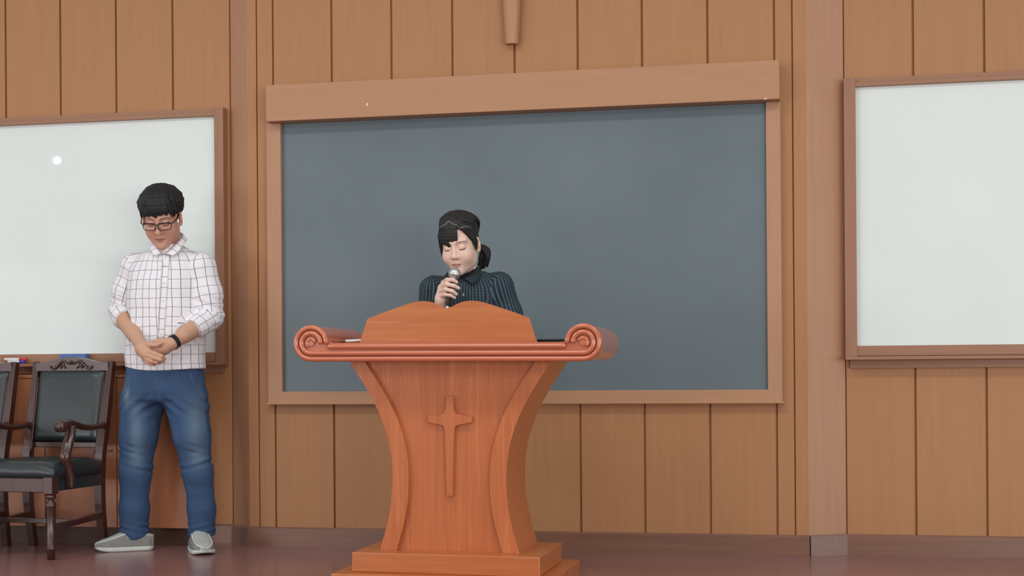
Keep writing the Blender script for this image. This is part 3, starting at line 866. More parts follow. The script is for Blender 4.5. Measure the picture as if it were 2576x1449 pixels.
M['rubber'] = flat('pale_rubber_sole', (0.58, 0.60, 0.55, 1), 0.6, 0.3, ns=50, var=0.12)
M['thread'] = flat('cream_thread', (0.72, 0.72, 0.66, 1), 0.8)
M['frame_acetate'] = flat('dark_brown_acetate', (0.02, 0.010, 0.008, 1), 0.25)
m, nt, b = new_mat('spectacle_lens', (1, 1, 1, 1), 0.02)
nt.nodes.remove(b); out = nt.nodes['Material Output']
tr_ = nd(nt, 'ShaderNodeBsdfTransparent'); gl = nd(nt, 'ShaderNodeBsdfGlossy'); gl.inputs['Roughness'].default_value = 0.05
fr = nd(nt, 'ShaderNodeFresnel'); fr.inputs[0].default_value = 1.3; mx = nd(nt, 'ShaderNodeMixShader')
nt.links.new(fr.outputs[0], mx.inputs[0]); nt.links.new(tr_.outputs[0], mx.inputs[1]); nt.links.new(gl.outputs[0], mx.inputs[2]); nt.links.new(mx.outputs[0], out.inputs[0]); M['lens'] = m

# ---- a head in its own frame: face looks along -y, origin in the middle of the skull
class Head:
    def __init__(self, c, yaw, bow, tilt, s, soft):
        self.c = np.array(c, float); self.s = s; self.soft = soft
        Rb = np.array([[1, 0, 0], [0, math.cos(bow), -math.sin(bow)], [0, math.sin(bow), math.cos(bow)]])
        Rt = np.array([[math.cos(tilt), 0, math.sin(tilt)], [0, 1, 0], [-math.sin(tilt), 0, math.cos(tilt)]])
        Rz = np.array([[math.cos(yaw), -math.sin(yaw), 0], [math.sin(yaw), math.cos(yaw), 0], [0, 0, 1]])
        self.R = Rz @ Rt @ Rb
    def w(self, p): return self.c + self.s * (self.R @ np.array(p, float))
    def loc(self, P): return ((P - self.c) @ self.R) / self.s
    def e(self, F, c, r, k=0.0, op='u', Rl=None):
        Rm = self.R if Rl is None else self.R @ Rl
        F.ell(self.w(c), np.array(r) * self.s, Rm, k * self.s, op)
    def cn(self, F, a, b, ra, rb, k=0.0, op='u'): F.cone(self.w(a), self.w(b), ra * self.s, rb * self.s, k * self.s, op)
    def build(self, F):
        e, cn = self.e, self.cn; j = 0.92 if self.soft else 1.0
        e(F, (0, 0.012, 0.045), (0.076, 0.094, 0.083))
        e(F, (0, -0.022, -0.025), (0.0665, 0.074, 0.088), 0.02)
        e(F, (0, -0.034, -0.078), (0.051 * j, 0.052, 0.042), 0.025)
        e(F, (0, -0.074, -0.104), (0.021 * j, 0.018, 0.016), 0.022)
        for s in (-1, 1):
            e(F, (s * 0.037, -0.060, -0.038), (0.028, 0.030, 0.032), 0.02)
            e(F, (s * 0.056 * j, -0.004, -0.062), (0.014, 0.035, 0.028), 0.025)
            cn(F, (s * 0.012, -0.087, 0.030), (s * 0.046, -0.072, 0.032), 0.009, 0.007, 0.022)
            e(F, (s * 0.031, -0.1015, 0.004), (0.019, 0.010, 0.0095), 0.014, 's')
            e(F, (s * 0.031, -0.079, 0.003), (0.0165, 0.0145, 0.0125), 0.004)
        nz = 0.86 if self.soft else 1.0
        cn(F, (0, -0.090, 0.018), (0, -0.1095 + 0.004 * self.soft, -0.026), 0.0062 * nz, 0.0100 * nz, 0.012)
        e(F, (0, -0.1100 + 0.004 * self.soft, -0.032), (0.0120 * nz, 0.0105 * nz, 0.0092 * nz), 0.008)
        for s in (-1, 1):
            e(F, (s * 0.0130 * nz, -0.0985, -0.0345), (0.0078 * nz, 0.0100, 0.0072), 0.006)
            e(F, (s * 0.0065, -0.1055, -0.0425), (0.0035, 0.005, 0.003), 0.003, 's')
        # lips
        for s in (-1, 1):
            cn(F, (s * 0.002, -0.0955, -0.0622), (s * 0.021, -0.0815, -0.0662), 0.0048, 0.0022, 0.008)
            cn(F, (0, -0.0935, -0.0712), (s * 0.018, -0.0825, -0.0677), 0.0052, 0.0025, 0.008)
        cn(F, (-0.014, -0.1000, -0.0664), (0.014, -0.1000, -0.0664), 0.0012, 0.0012, 0.004, 's')
        for s in (-1, 1):      # ears
            Rl = np.array([[math.cos(s * 0.35), -math.sin(s * 0.35), 0], [math.sin(s * 0.35), math.cos(s * 0.35), 0], [0, 0, 1]])
            e(F, (s * 0.079, 0.012, -0.008), (0.0085, 0.019, 0.031), 0.006, 'u', Rl)
            e(F, (s * 0.086, 0.006, -0.004), (0.0065, 0.010, 0.017), 0.004, 's', Rl)
            e(F, (s * 0.0775, 0.004, -0.034), (0.007, 0.009, 0.010), 0.006)
    def paint(self, P, base, lip, brow, cols):
        q = self.loc(P); x, y, z = q[:, 0], q[:, 1], q[:, 2]
        def put(mask, col, a):
            w = np.clip(mask, 0, 1)[:, None] * a; cols[:] = cols * (1 - w) + np.array(col) * w
        front = np.clip((-y - 0.045) / 0.02, 0, 1)
        g = lambda cx, cz, sx, sz: np.exp(-((np.abs(x) - cx) / sx) ** 2 - ((z - cz) / sz) ** 2) * front
        put(g(0.040, -0.035, 0.024, 0.022), (base[0] * 1.02, base[1] * 0.80, base[2] * 0.78), 0.2 if self.soft else 0.45)
        put(np.exp(-(x / 0.014) ** 2 - ((z + 0.032) / 0.012) ** 2) * front, (base[0] * 1.02, base[1] * 0.84, base[2] * 0.8), 0.4)
        lm = np.clip((z - (-0.0770 + 16 * x * x)) / 0.002, 0, 1) * np.clip(((-0.0585 - 14 * x * x) - z) / 0.002, 0, 1) * (np.abs(x) < 0.025) * (y < -0.075)
        put(lm, lip, 0.75)
        put(np.clip((0.0028 - np.abs(z + 0.0664)) / 0.0018, 0, 1) * np.clip((0.023 - np.abs(x)) / 0.004, 0, 1) * (y < -0.075), (lip[0] * 0.4, lip[1] * 0.33, lip[2] * 0.33), 0.8)
        ax = np.abs(x) - 0.031
        lid = np.clip((0.0030 - np.abs(z - (-0.0055 + 11 * ax * ax))) / 0.0018, 0, 1) * np.clip((0.0175 - ax) / 0.003, 0, 1) * np.clip((ax + 0.0135) / 0.003, 0, 1) * (y < -0.06)
        put(lid, (0.04, 0.02, 0.016), 0.85)
        crs = (np.abs(ax) < 0.0155) & (np.abs(z - (0.0085 - 12 * ax * ax)) < 0.0012) & (y < -0.06)
        put(crs.astype(float), (base[0] * 0.6, base[1] * 0.45, base[2] * 0.4), 0.6)
        bz = 0.0265 + 0.10 * np.clip(np.abs(x) - 0.014, 0, 1) - 3.2 * np.clip(np.abs(x) - 0.030, 0, 1) ** 1.7
        bw = 0.0036 * (1 - 0.55 * np.clip((np.abs(x) - 0.03) / 0.025, 0, 1))
        put(np.clip((bw - np.abs(z - bz)) / 0.0018, 0, 1) * np.clip((np.abs(x) - 0.011) / 0.004, 0, 1) * np.clip((0.056 - np.abs(x)) / 0.006, 0, 1) * (y < -0.04), brow, 0.7)
        put(((np.abs(np.abs(x) - 0.0065) < 0.0035) & (np.abs(z + 0.0435) < 0.0025) & (y < -0.09)).astype(float), (0.08, 0.03, 0.02), 0.8)
        return cols

def finger(F, P, R, k=0.004): F.chain(P, R, k)

def grow(parts, name, mat, parent, fn, paint=None, base=(0.5, 0.3, 0.2), smooth_it=1, uvfn=None):
    """parts: boxes (lo, hi, step) in which the same distance field is surfaced; joined into one mesh"""
    Ps, Qs, o = [], [], 0
    for lo, hi, h in parts:
        F = Field(lo, hi, h); fn(F); P, Q = F.mesh(); P = smooth_mesh(P, Q, smooth_it)
        Ps.append(P); Qs.append(Q + o); o += len(P)
    P = np.concatenate(Ps); Q = np.concatenate(Qs)
    cols = None
    if paint is not None:
        cols = np.tile(np.array(base, float), (len(P), 1)); cols = paint(P, cols)
    uv = uvfn(P, Q) if uvfn else None
    return np_mesh(name, P, Q, mat, parent, cols, uv)

def sheet(name, rows, mat, parent, thick=0.003, uvs=0.012):
    """a thin cloth strip lofted through rows of points, given a thickness"""
    nr, nc = len(rows), len(rows[0]); v = [Vector(p) for r in rows for p in r]; f = []
    for i in range(nr - 1):
        for j in range(nc - 1): f.append((i * nc + j, i * nc + j + 1, (i + 1) * nc + j + 1, (i + 1) * nc + j))
    o = from_data(name, v, f, mat, parent, True)
    bm = bmesh.new(); bm.from_mesh(o.data); bmesh.ops.recalc_face_normals(bm, faces=bm.faces[:])
    bmesh.ops.solidify(bm, geom=bm.faces[:], thickness=thick); bmesh.ops.recalc_face_normals(bm, faces=bm.faces[:])
    bm.to_mesh(o.data); bm.free()
    for p in o.data.polygons: p.use_smooth = True
    ul = o.data.uv_layers.new(name='UVMap')
    for lp_ in o.data.loops:
        k = lp_.vertex_index % (nr * nc); ul.data[lp_.index].uv = ((k % nc) * uvs + 0.01, (k // nc) * 0.014 + 0.004)
    if parent is not None: o.matrix_parent_inverse = Matrix.Translation(parent.location).inverted()
    return o

def wtube(name, P, r, mat, parent, seg=8, **kw):
    o = tube(name, [Vector(p) for p in P], r, mat, parent, seg, **kw)
    root = parent
    while root.parent is not None: root = root.parent
    o.matrix_parent_inverse = Matrix.Translation(root.location).inverted()
    if parent is not root: o.matrix_parent_inverse = parent.matrix_parent_inverse.copy() if False else Matrix.Translation(root.location).inverted()
    return o

def shoe(root, heel, toe, label=None):
    heel = Vector(heel); toe = Vector(toe); L_ = (toe - heel).length; ax = (toe - heel) / L_; sd = Vector((-ax.y, ax.x, 0))
    def hw(t):
        w = 0.050 - 0.013 * max(0, (t - 0.45) / 0.55)
        if t < 0.26: w *= (max(0, 1 - (1 - t / 0.26) ** 2.4)) ** 0.5
        if t > 0.9: w *= math.sqrt(max(0, 1 - ((t - 0.9) / 0.1) ** 2)) ** 0.8
        return w
    ht = lambda t: float(np.interp(t, [0, 0.03, 0.10, 0.22, 0.42, 0.58, 0.72, 0.9, 1.0], [0.014, 0.024, 0.034, 0.044, 0.066, 0.084, 0.072, 0.060, 0.052]))
    W_ = lambda t, x, z: toe - ax * (L_ * t) + sd * x + Vector((0, 0, z))
    ts = [0.5 - 0.5 * math.cos(math.pi * i / 28) for i in range(29)]
    # sole
    ring = [W_(t, hw(t) * 1.06 + 0.002, 0) for t in ts] + [W_(t, -hw(t) * 1.06 - 0.002, 0) for t in ts[::-1]]
    cen = heel.lerp(toe, 0.5)
    lift = lambda p: 0.010 * max(0, ((p - heel).dot(ax) / L_ - 0.72) / 0.28) ** 2
    v = [cen + (p - cen) * sc + Vector((0, 0, z + lift(p) * (1 if z < 0.01 else 0.6))) for z, sc in ((0.001, 0.955), (0.006, 0.99), (0.014, 1.0), (0.021, 0.985)) for p in ring]; n = len(ring)
    f = [(q * n + k, q * n + (k + 1) % n, (q + 1) * n + (k + 1) % n, (q + 1) * n + k) for q in range(3) for k in range(n)] + [tuple(range(n))[::-1], tuple(3 * n + k for k in range(n))]
    sh = from_data('shoe', *upper(ts, hw, ht, W_, 1.0), M['canvas'], root, True)
    if label: sh['label'] = label
    inv = Matrix.Translation(root.location).inverted()
    sh.matrix_parent_inverse = inv
    so = from_data('sole', v, f, M['rubber'], sh, True)
    sp = from_data('side_panel', *side(ts, hw, ht, W_), M['canvas_dark'], sh, True)
    # raised stitching round the top piece
    for s in (-1, 1):
        P = [W_(t, s * hw(t) * 0.80, 0.0215 + ht(t) * 0.765) for t in ts[1:20]]
        tb = tube('stitching', P, 0.0028, M['thread'], sh, 6)
    t2 = 0.60
    tube('side_seam', [W_(t2, -hw(t2) * 1.03, 0.024), W_(t2 - 0.02, -hw(t2) * 0.97, 0.045), W_(t2 - 0.03, -hw(t2) * 0.8, 0.066)], 0.0022, M['thread'], sh, 6)
    return sh
def upper(ts, hw, ht, W_, k):
    v, f = [], []; na = 14
    for t in ts:
        for i in range(na + 1):
            a = math.pi * i / na; x = hw(t) * math.copysign(abs(math.cos(a)) ** 0.7, math.cos(a)); z = 0.02 + ht(t) * math.sin(a) ** 0.75
            v.append(W_(t, x, z))
    for i in range(len(ts) - 1):
        for j in range(na): a = i * (na + 1) + j; f.append((a, a + 1, a + na + 2, a + na + 1))
    return v, f
def side(ts, hw, ht, W_):
    v, f = [], []; nz = 5
    for s in (-1, 1):
        o = len(v)
        for t in ts[3:26]:
            for i in range(nz + 1):
                u = i / nz * 0.30; a = math.pi * u
                v.append(W_(t, s * (hw(t) * abs(math.cos(a)) ** 0.7 + 0.0018), 0.021 + (ht(t) + 0.001) * math.sin(a) ** 0.75 * 0.93))
        for i in range(22):
            for j in range(nz): a = o + i * (nz + 1) + j; f.append((a, a + 1, a + nz + 2, a + nz + 1))
    return v, f

# ------------------------------------------------------------------ the man
man = thing('person', 'man in a white checked shirt and jeans standing with head bowed, hands clasped', 'person', (-3.0, 6.44, 0))
SK = (0.57, 0.325, 0.215); SKF = (0.62, 0.335, 0.245)
hm = Head(pq(407, 547, 6.375), 0.22, 0.46, -0.03, 1.06, False)
sl_, el_, wl_ = pq(333, 672, 6.46), pq(301, 782, 6.475), pq(355, 868, 6.245)
sr_, er_, wr_ = pq(514, 672, 6.44), pq(533, 797, 6.44), pq(432, 864, 6.235)
neck0 = pq(428, 650, 6.46)
def man_body(F):
    hm.build(F)
    F.cone(neck0, hm.w((0, 0.025, -0.05)), 0.060, 0.056, 0.02)
    bx_ = pq(416, 800, 6.44)[0]
    F.loft([(0.745, bx_, 6.445, 0.11, 0.08), (0.80, bx_, 6.44, 0.145, 0.095), (1.0, bx_, 6.44, 0.150, 0.095), (1.22, bx_, 6.445, 0.14, 0.085), (1.32, bx_, 6.45, 0.10, 0.055), (1.40, bx_, 6.455, 0.045, 0.04)], 0.02)
    F.chain([sl_, el_, wl_], [0.042, 0.040, 0.0285], 0.01); F.chain([sr_, er_, wr_], [0.042, 0.041, 0.0285], 0.01)
    m1 = el_ * 0.68 + wl_ * 0.32; F.cone(el_, m1, 0.036, 0.043, 0.015); F.cone(m1, el_ * 0.3 + wl_ * 0.7, 0.043, 0.035, 0.015)
    m2 = er_ * 0.68 + wr_ * 0.32; F.cone(er_, m2, 0.036, 0.044, 0.015); F.cone(m2, er_ * 0.3 + wr_ * 0.7, 0.044, 0.036, 0.015)
    # his left hand, underneath
    F.chain([wr_, pq(412, 874, 6.232), pq(392, 884, 6.228)], [0.028, 0.033, 0.034], 0.012)
    F.chain([wr_, pq(408, 862, 6.222), pq(396, 860, 6.212), pq(384, 862, 6.214)], [0.022, 0.020, 0.014, 0.010], 0.008)
    F.chain([pq(394, 880, 6.215), pq(378, 884, 6.213), pq(366, 893, 6.225)], [0.013, 0.012, 0.010], 0.005)
    F.chain([pq(394, 892, 6.225), pq(380, 900, 6.225), pq(368, 907, 6.235)], [0.013, 0.012, 0.010], 0.005)
    # his right hand, on top
    F.chain([wl_, pq(361, 877, 6.215), pq(370, 889, 6.198)], [0.028, 0.036, 0.034], 0.012)
    finger(F, [pq(361, 867, 6.205), pq(378, 867, 6.186), pq(394, 868, 6.180), pq(406, 863, 6.186)], [0.018, 0.0125, 0.0105, 0.0085], 0.004)
    finger(F, [pq(373, 884, 6.180), pq(390, 890, 6.166), pq(406, 896, 6.172), pq(414, 902, 6.190)], [0.0135, 0.0108, 0.0098, 0.0082], 0.003)
    finger(F, [pq(371, 893, 6.180), pq(387, 900, 6.163), pq(403, 905, 6.170), pq(411, 909, 6.190)], [0.0135, 0.0108, 0.0098, 0.0082], 0.003)
    finger(F, [pq(367, 901, 6.185), pq(381, 908, 6.168), pq(394, 911, 6.174), pq(401, 913, 6.190)], [0.0130, 0.0104, 0.0094, 0.0080], 0.003)
    finger(F, [pq(363, 905, 6.195), pq(373, 913, 6.178), pq(383, 916, 6.182), pq(389, 917, 6.195)], [0.0115, 0.0092, 0.0084, 0.0072], 0.003)
    for a, k_, b_ in LEGS: F.chain([a, k_, b_], [0.075, 0.05, 0.035], 0.01)
LEGS = [(pq(362, 1010, 6.44), pq(341, 1175, 6.425), pq(336, 1350, 6.455)), (pq(466, 1010, 6.44), pq(498, 1175, 6.44), pq(509, 1350, 6.475))]
hc = hm.c
def man_paint(P, cols):
    near = np.linalg.norm(P - hc, axis=1) < 0.2; hp = P[near]; cc = np.tile(np.array(SKF), (len(hp), 1))
    cols[near] = hm.paint(hp, SKF, (0.42, 0.155, 0.125), (0.03, 0.02, 0.018), cc); return cols
fa_lo = np.minimum(el_, wr_) - 0.06; fa_hi = np.maximum(er_, wl_) + 0.06
zc0 = 0.86
grow([((-3.34, 6.12, 0.03), (-2.60, 6.60, hc[2] + 0.16), 0.0026)], 'body', M['skin'], man, man_body, man_paint, SK)

# shirt with rolled sleeves
tcx = pq(417, 760, 6.44)[0]
zz_ = lambda py: float(pq(415, py, 6.43)[2])
hem = zz_(930)
# sleeve ends
ce_l = el_ + (wl_ - el_) * 0.22; ce_r = er_ + (wr_ - er_) * 0.40
fold = wob(38, 3); fold2 = wob(80, 5)
def man_shirt(F):
    sec = [(hem - 0.02, 414, 0.196, 0.128), (zz_(880), 414, 0.192, 0.130), (zz_(820), 415, 0.188, 0.134), (zz_(760), 417, 0.186, 0.134), (zz_(710), 419, 0.186, 0.130),
           (zz_(672), 422, 0.180, 0.116), (zz_(652), 423, 0.160, 0.104), (zz_(640), 424, 0.130, 0.094), (zz_(628), 426, 0.092, 0.078), (zz_(618), 427, 0.064, 0.062)]
    F.loft([(z, pq(px, 760, 6.44)[0], 6.445, rx, ry) for z, px, rx, ry in sec], 0.02)
    nb_ = pq(427, 654, 6.455); F.cone(nb_, sl_ * 0.9 + nb_ * 0.1 + (0, 0, 0.012), 0.062, 0.050, 0.03); F.cone(nb_, sr_ * 0.9 + nb_ * 0.1 + (0, 0, 0.012), 0.062, 0.052, 0.03)
    F.chain([sl_, sl_ * 0.45 + el_ * 0.55, el_ + (0.0, 0.004, 0)], [0.056, 0.053, 0.049], 0.035)
    F.chain([sr_, sr_ * 0.45 + er_ * 0.55, er_], [0.058, 0.060, 0.056], 0.035)
    F.cone(el_, ce_l, 0.050, 0.0485, 0.012); F.cone(er_, ce_r, 0.054, 0.0475, 0.015)
    # trim rounded ends flat, then add turned-up cuffs
    for a, c, r in ((el_, ce_l, 0.0535), (er_, ce_r, 0.0515)):
        t = (c - a) / np.linalg.norm(c - a)
        F.ell(c + t * 0.060, (0.062, 0.062, 0.062), None, 0.0, 's')
        F.cone(c - t * 0.052, c - t * 0.006, r, r * 0.99, 0.004)
    amp = lambda x, y, z: 0.0042
    F.add(lambda x, y, z: 0.0060 * fold(x * 1.2, y, z * 0.55) + 0.0030 * fold2(x, y, z * 0.7))
    # drag folds at the elbows and from shoulder to chest
    def drag(x, y, z):
        r = 0
        for c in (el_, er_):
            d2 = (x - c[0]) ** 2 + (y - c[1]) ** 2 + (z - c[2] - 0.03) ** 2
            r = r + 0.0055 * np.exp(-d2 / 0.006) * np.sin((z - c[2]) * 150 + (x - c[0]) * 60)
        return r
    F.add(drag)
    hz = lambda X: hem + 0.010 * np.exp(-((X - (tcx - 0.2)) / 0.08) ** 2) - 0.004 * np.cos((X - tcx) * 14)
    F.cut(lambda X, Y, Z: np.where(np.abs(Z - hem) < 0.06, hz(X) - Z, -1.0) + 0 * Y)
arms_m = [[sl_, el_, ce_l], [sr_, er_, ce_r]]
shirt = grow([((-3.36, 6.24, hem - 0.04), (-2.58, 6.62, zz_(600)), 0.0042)], 'shirt', M['check'], man, man_shirt, None, smooth_it=2,
     uvfn=lambda P, Q: cloth_uv(P, Q, (tcx, 6.445), 0.158, arms_m, (0.186, 0.134)))
shirt['label'] = 'white shirt with a dark windowpane check and rolled sleeves'
inv_m = Matrix.Translation(man.location).inverted()
# placket strip and buttons follow the front of the shirt
def front_y(px, py): # front of the torso at a pixel column
    return 6.445 - 0.134
PLK = [(413, 645, -0.088), (411, 680, -0.116), (408, 720, -0.130), (405, 770, -0.137), (402, 820, -0.138), (400, 850, -0.136)]
from mathutils.bvhtree import BVHTree
def surf_hit(bvh, px, py, off=0.002):
    o = Vector((0, 0, CAMZ)); d = (at(px, py, 6.0) - o).normalized()
    h = bvh.ray_cast(o, d)
    return (h[0] + h[1] * off) if h[0] is not None else at(px, py, 6.3)
me_ = shirt.data; bv = BVHTree.FromPolygons([v_.co.copy() for v_ in me_.vertices], [tuple(p.vertices) for p in me_.polygons])
ys = np.linspace(642, 852, 26)
xc = lambda y: float(np.interp(y, [642, 700, 780, 852], [418, 414, 409, 404]))
rows = [[surf_hit(bv, xc(y) + dx, y, 0.0025) for dx in (-9, -4.5, 0, 4.5, 9)] for y in ys]
sheet('placket', rows, M['check'], man, 0.002, 0.0085)
for y in (668, 712, 756, 800, 840):
    p = surf_hit(bv, xc(y), y, 0.0045)
    o = wtube('button', [p, p + Vector((0.001, -0.0025, 0))], 0.0042, M['white_cotton'], man, 10)
# collar
def collar(root, sides, mat):
    for top, bot in sides:
        T = smooth_path([at(*p) for p in top], 4); B = smooth_path([at(*p) for p in bot], 4)
        mid = [a_.lerp(b_, 0.5) + Vector((0, -0.003, 0.003)) for a_, b_ in zip(T, B)]
        sheet('collar', [T, mid, B], mat, root, 0.003)
collar(man, [([(411, 639, 6.345), (430, 623, 6.36), (447, 607, 6.39), (460, 590, 6.44), (452, 584, 6.51), (427, 583, 6.53)],
              [(433, 643, 6.318), (448, 633, 6.335), (460, 617, 6.37), (471, 603, 6.43), (462, 600, 6.53), (427, 600, 6.55)]),
             ([(411, 639, 6.345), (400, 623, 6.355), (391, 610, 6.38), (387, 602, 6.44), (400, 590, 6.51), (427, 583, 6.53)],
              [(389, 644, 6.318), (379, 630, 6.335), (375, 616, 6.37), (376, 607, 6.44), (395, 603, 6.53), (427, 600, 6.55)])], M['check'])

# jeans
fj = wob(30, 11); fj2 = wob(70, 12)
KN = [LEGS[0][1], LEGS[1][1]]; AN = [LEGS[0][2], LEGS[1][2]]
def man_jeans(F):
    hz = zz_(915)
    cxh = pq(413, 960, 6.44)[0]
    F.loft([(zz_(1016), cxh, 6.445, 0.150, 0.085), (zz_(1004), cxh, 6.445, 0.188, 0.118), (zz_(985), cxh, 6.445, 0.196, 0.130), (zz_(960), cxh, 6.445, 0.193, 0.128), (hz, cxh, 6.445, 0.182, 0.117)], 0.02)
    F.chain([pq(357, 1015, 6.44), pq(349, 1095, 6.43), pq(341, 1190, 6.425), pq(338, 1280, 6.44), pq(338, 1385, 6.455)], [0.103, 0.086, 0.071, 0.067, 0.070], 0.028)
    F.chain([pq(470, 1015, 6.44), pq(482, 1095, 6.435), pq(498, 1190, 6.44), pq(507, 1280, 6.46), pq(508, 1385, 6.47)], [0.103, 0.085, 0.068, 0.062, 0.064], 0.028)
    def wr(x, y, z):
        r = 0.0030 * fj(x, y, z * 0.7) + 0.0022 * fj2(x, y, z)
        for i, (k_, a_) in enumerate(zip(KN, AN)):
            sx = 1 if i else -1
            nz_ = 0.5 + 0.9 * fj(x * 0.7 + i, y, z * 0.5)
            w = np.exp(-((z - k_[2] - 0.012 - 0.25 * sx * (x - k_[0])) / 0.026) ** 2) * (np.abs(x - k_[0]) < 0.14)
            r = r + 0.0075 * w * np.clip(nz_, 0.15, 1.2) * np.sin((z - k_[2]) * 150 - sx * (x - k_[0]) * 45 + 1.2 + 2 * fj2(x * 0.4, y * 0.4, z * 0.4))
            w = np.exp(-((z - k_[2] - 0.085) / 0.03) ** 2 - ((x - k_[0] - 0.01) / 0.04) ** 2) * (y < 6.42)
            r = r + 0.0045 * w * np.sin((z - k_[2]) * 190 + (x - k_[0]) * 60)
            w = np.exp(-((z - 0.105) / 0.035) ** 2) * (np.abs(x - a_[0]) < 0.12)
            r = r + 0.0065 * w * np.clip(0.6 + 0.9 * fj(x + 3, y, z * 0.5), 0.2, 1.2) * np.sin(z * 205 - sx * (x - a_[0]) * 55 + 1.5 * fj2(x * 0.4, y * 0.4, z * 0.4))
        w = np.exp(-((z - zz_(1020)) / 0.05) ** 2)
        r = r + 0.0045 * w * np.sin((z + np.abs(x - cxh) * 0.8) * 110)
        w = np.exp(-((x - cxh - 0.004) / 0.010) ** 2) * (z > zz_(1030)) * (y < 6.40)
        return r + 0.004 * w
    F.add(wr)
    F.cut(lambda X, Y, Z: np.where(Z < 0.3, 0.064 + 0.12 * (Y - 6.45) + 0.006 * np.sin(X * 60) - Z, -1.0))
def jean_paint(P, cols):
    x, y, z = P[:, 0], P[:, 1], P[:, 2]
    fade = np.zeros(len(P))
    for (px, py, sx, sz) in ((345, 1080, 0.032, 0.13), (490, 1070, 0.040, 0.12), (492, 1150, 0.032, 0.05), (340, 1150, 0.03, 0.05), (320, 990, 0.02, 0.06)):
        c = pq(px, py, 6.35); fade = np.maximum(fade, np.exp(-((x - c[0]) / sx) ** 2 - ((z - c[2]) / sz) ** 2) * (y < 6.42))
    w = (0.65 * fade)[:, None]
    return cols * (1 - w) + np.array((0.15, 0.225, 0.29)) * w
jeans = grow([((-3.32, 6.26, 0.03), (-2.56, 6.64, zz_(905)), 0.0048)], 'jeans', M['denim'], man, man_jeans, jean_paint, (0.046, 0.086, 0.168), 2)
jeans['label'] = 'faded blue jeans bunched at the ankles'
M['denim_thread'] = flat('denim_stitching', (0.10, 0.15, 0.24, 1), 0.8)
mej = jeans.data; bj = BVHTree.FromPolygons([v_.co.copy() for v_ in mej.vertices], [tuple(p.vertices) for p in mej.polygons])
wtube('fly_seam', [surf_hit(bj, x, y, 0.001) for x, y in ((394, 938), (396, 960), (400, 985), (408, 1012))], 0.0016, M['denim_thread'], man, 6)
wtube('pocket_seam', [surf_hit(bj, x, y, 0.001) for x, y in ((325, 942), (322, 960), (316, 985), (308, 1004))], 0.0016, M['denim_thread'], man, 6)
wtube('pocket_seam', [surf_hit(bj, x, y, 0.001) for x, y in ((478, 942), (486, 962), (500, 985), (517, 1000))], 0.0016, M['denim_thread'], man, 6)
sh1 = shoe(man, (-3.105, 6.475, 0), (-3.345, 6.352, 0), 'grey canvas slip-on shoe with a pale sole')
sh2 = shoe(man, (-2.905, 6.505, 0), (-2.762, 6.290, 0), 'grey canvas slip-on shoe with a pale sole')

# smart band on his left wrist
wc_ = Vector(wr_ + (er_ - wr_) * 0.05); wt = Vector(er_ - wr_).normalized()
n_ = (Vector((0, -1, 0)) - wt * wt.dot(Vector((0, -1, 0)))).normalized(); b_ = wt.cross(n_)
v, f = [], []
ns = 32
for k in range(ns):
    a = 2 * math.pi * k / ns; d = n_ * math.cos(a) + b_ * math.sin(a)
    for (r, h) in ((0.0305, -0.010), (0.0345, -0.010), (0.0345, 0.010), (0.0305, 0.010)): v.append(wc_ + d * r + wt * h)
for k in range(ns):
    for j in range(4): f.append((k * 4 + j, k * 4 + (j + 1) % 4, ((k + 1) % ns) * 4 + (j + 1) % 4, ((k + 1) % ns) * 4 + j))
band = from_data('wrist_band', v, f, M['black_plastic'], man); band.matrix_parent_inverse = inv_m; band['label'] = 'black smart band on the wrist'
v, f = [], []
for i in range(9):
    a = -0.55 + 1.1 * i / 8; d = n_ * math.cos(a) + b_ * math.sin(a)
    for (r, h) in ((0.034, -0.009), (0.0375, -0.0085), (0.0375, 0.0085), (0.034, 0.009)): v.append(wc_ + d * r + wt * h)
for k in range(8):
    for j in range(4): f.append((k * 4 + j, k * 4 + (j + 1) % 4, (k + 1) * 4 + (j + 1) % 4, (k + 1) * 4 + j))
f += [(0, 1, 2, 3), (35, 34, 33, 32)]
M['screen'] = flat('dark_glass_screen', (0.01, 0.01, 0.012, 1), 0.08)
from_data('screen', v, f, M['screen'], band)

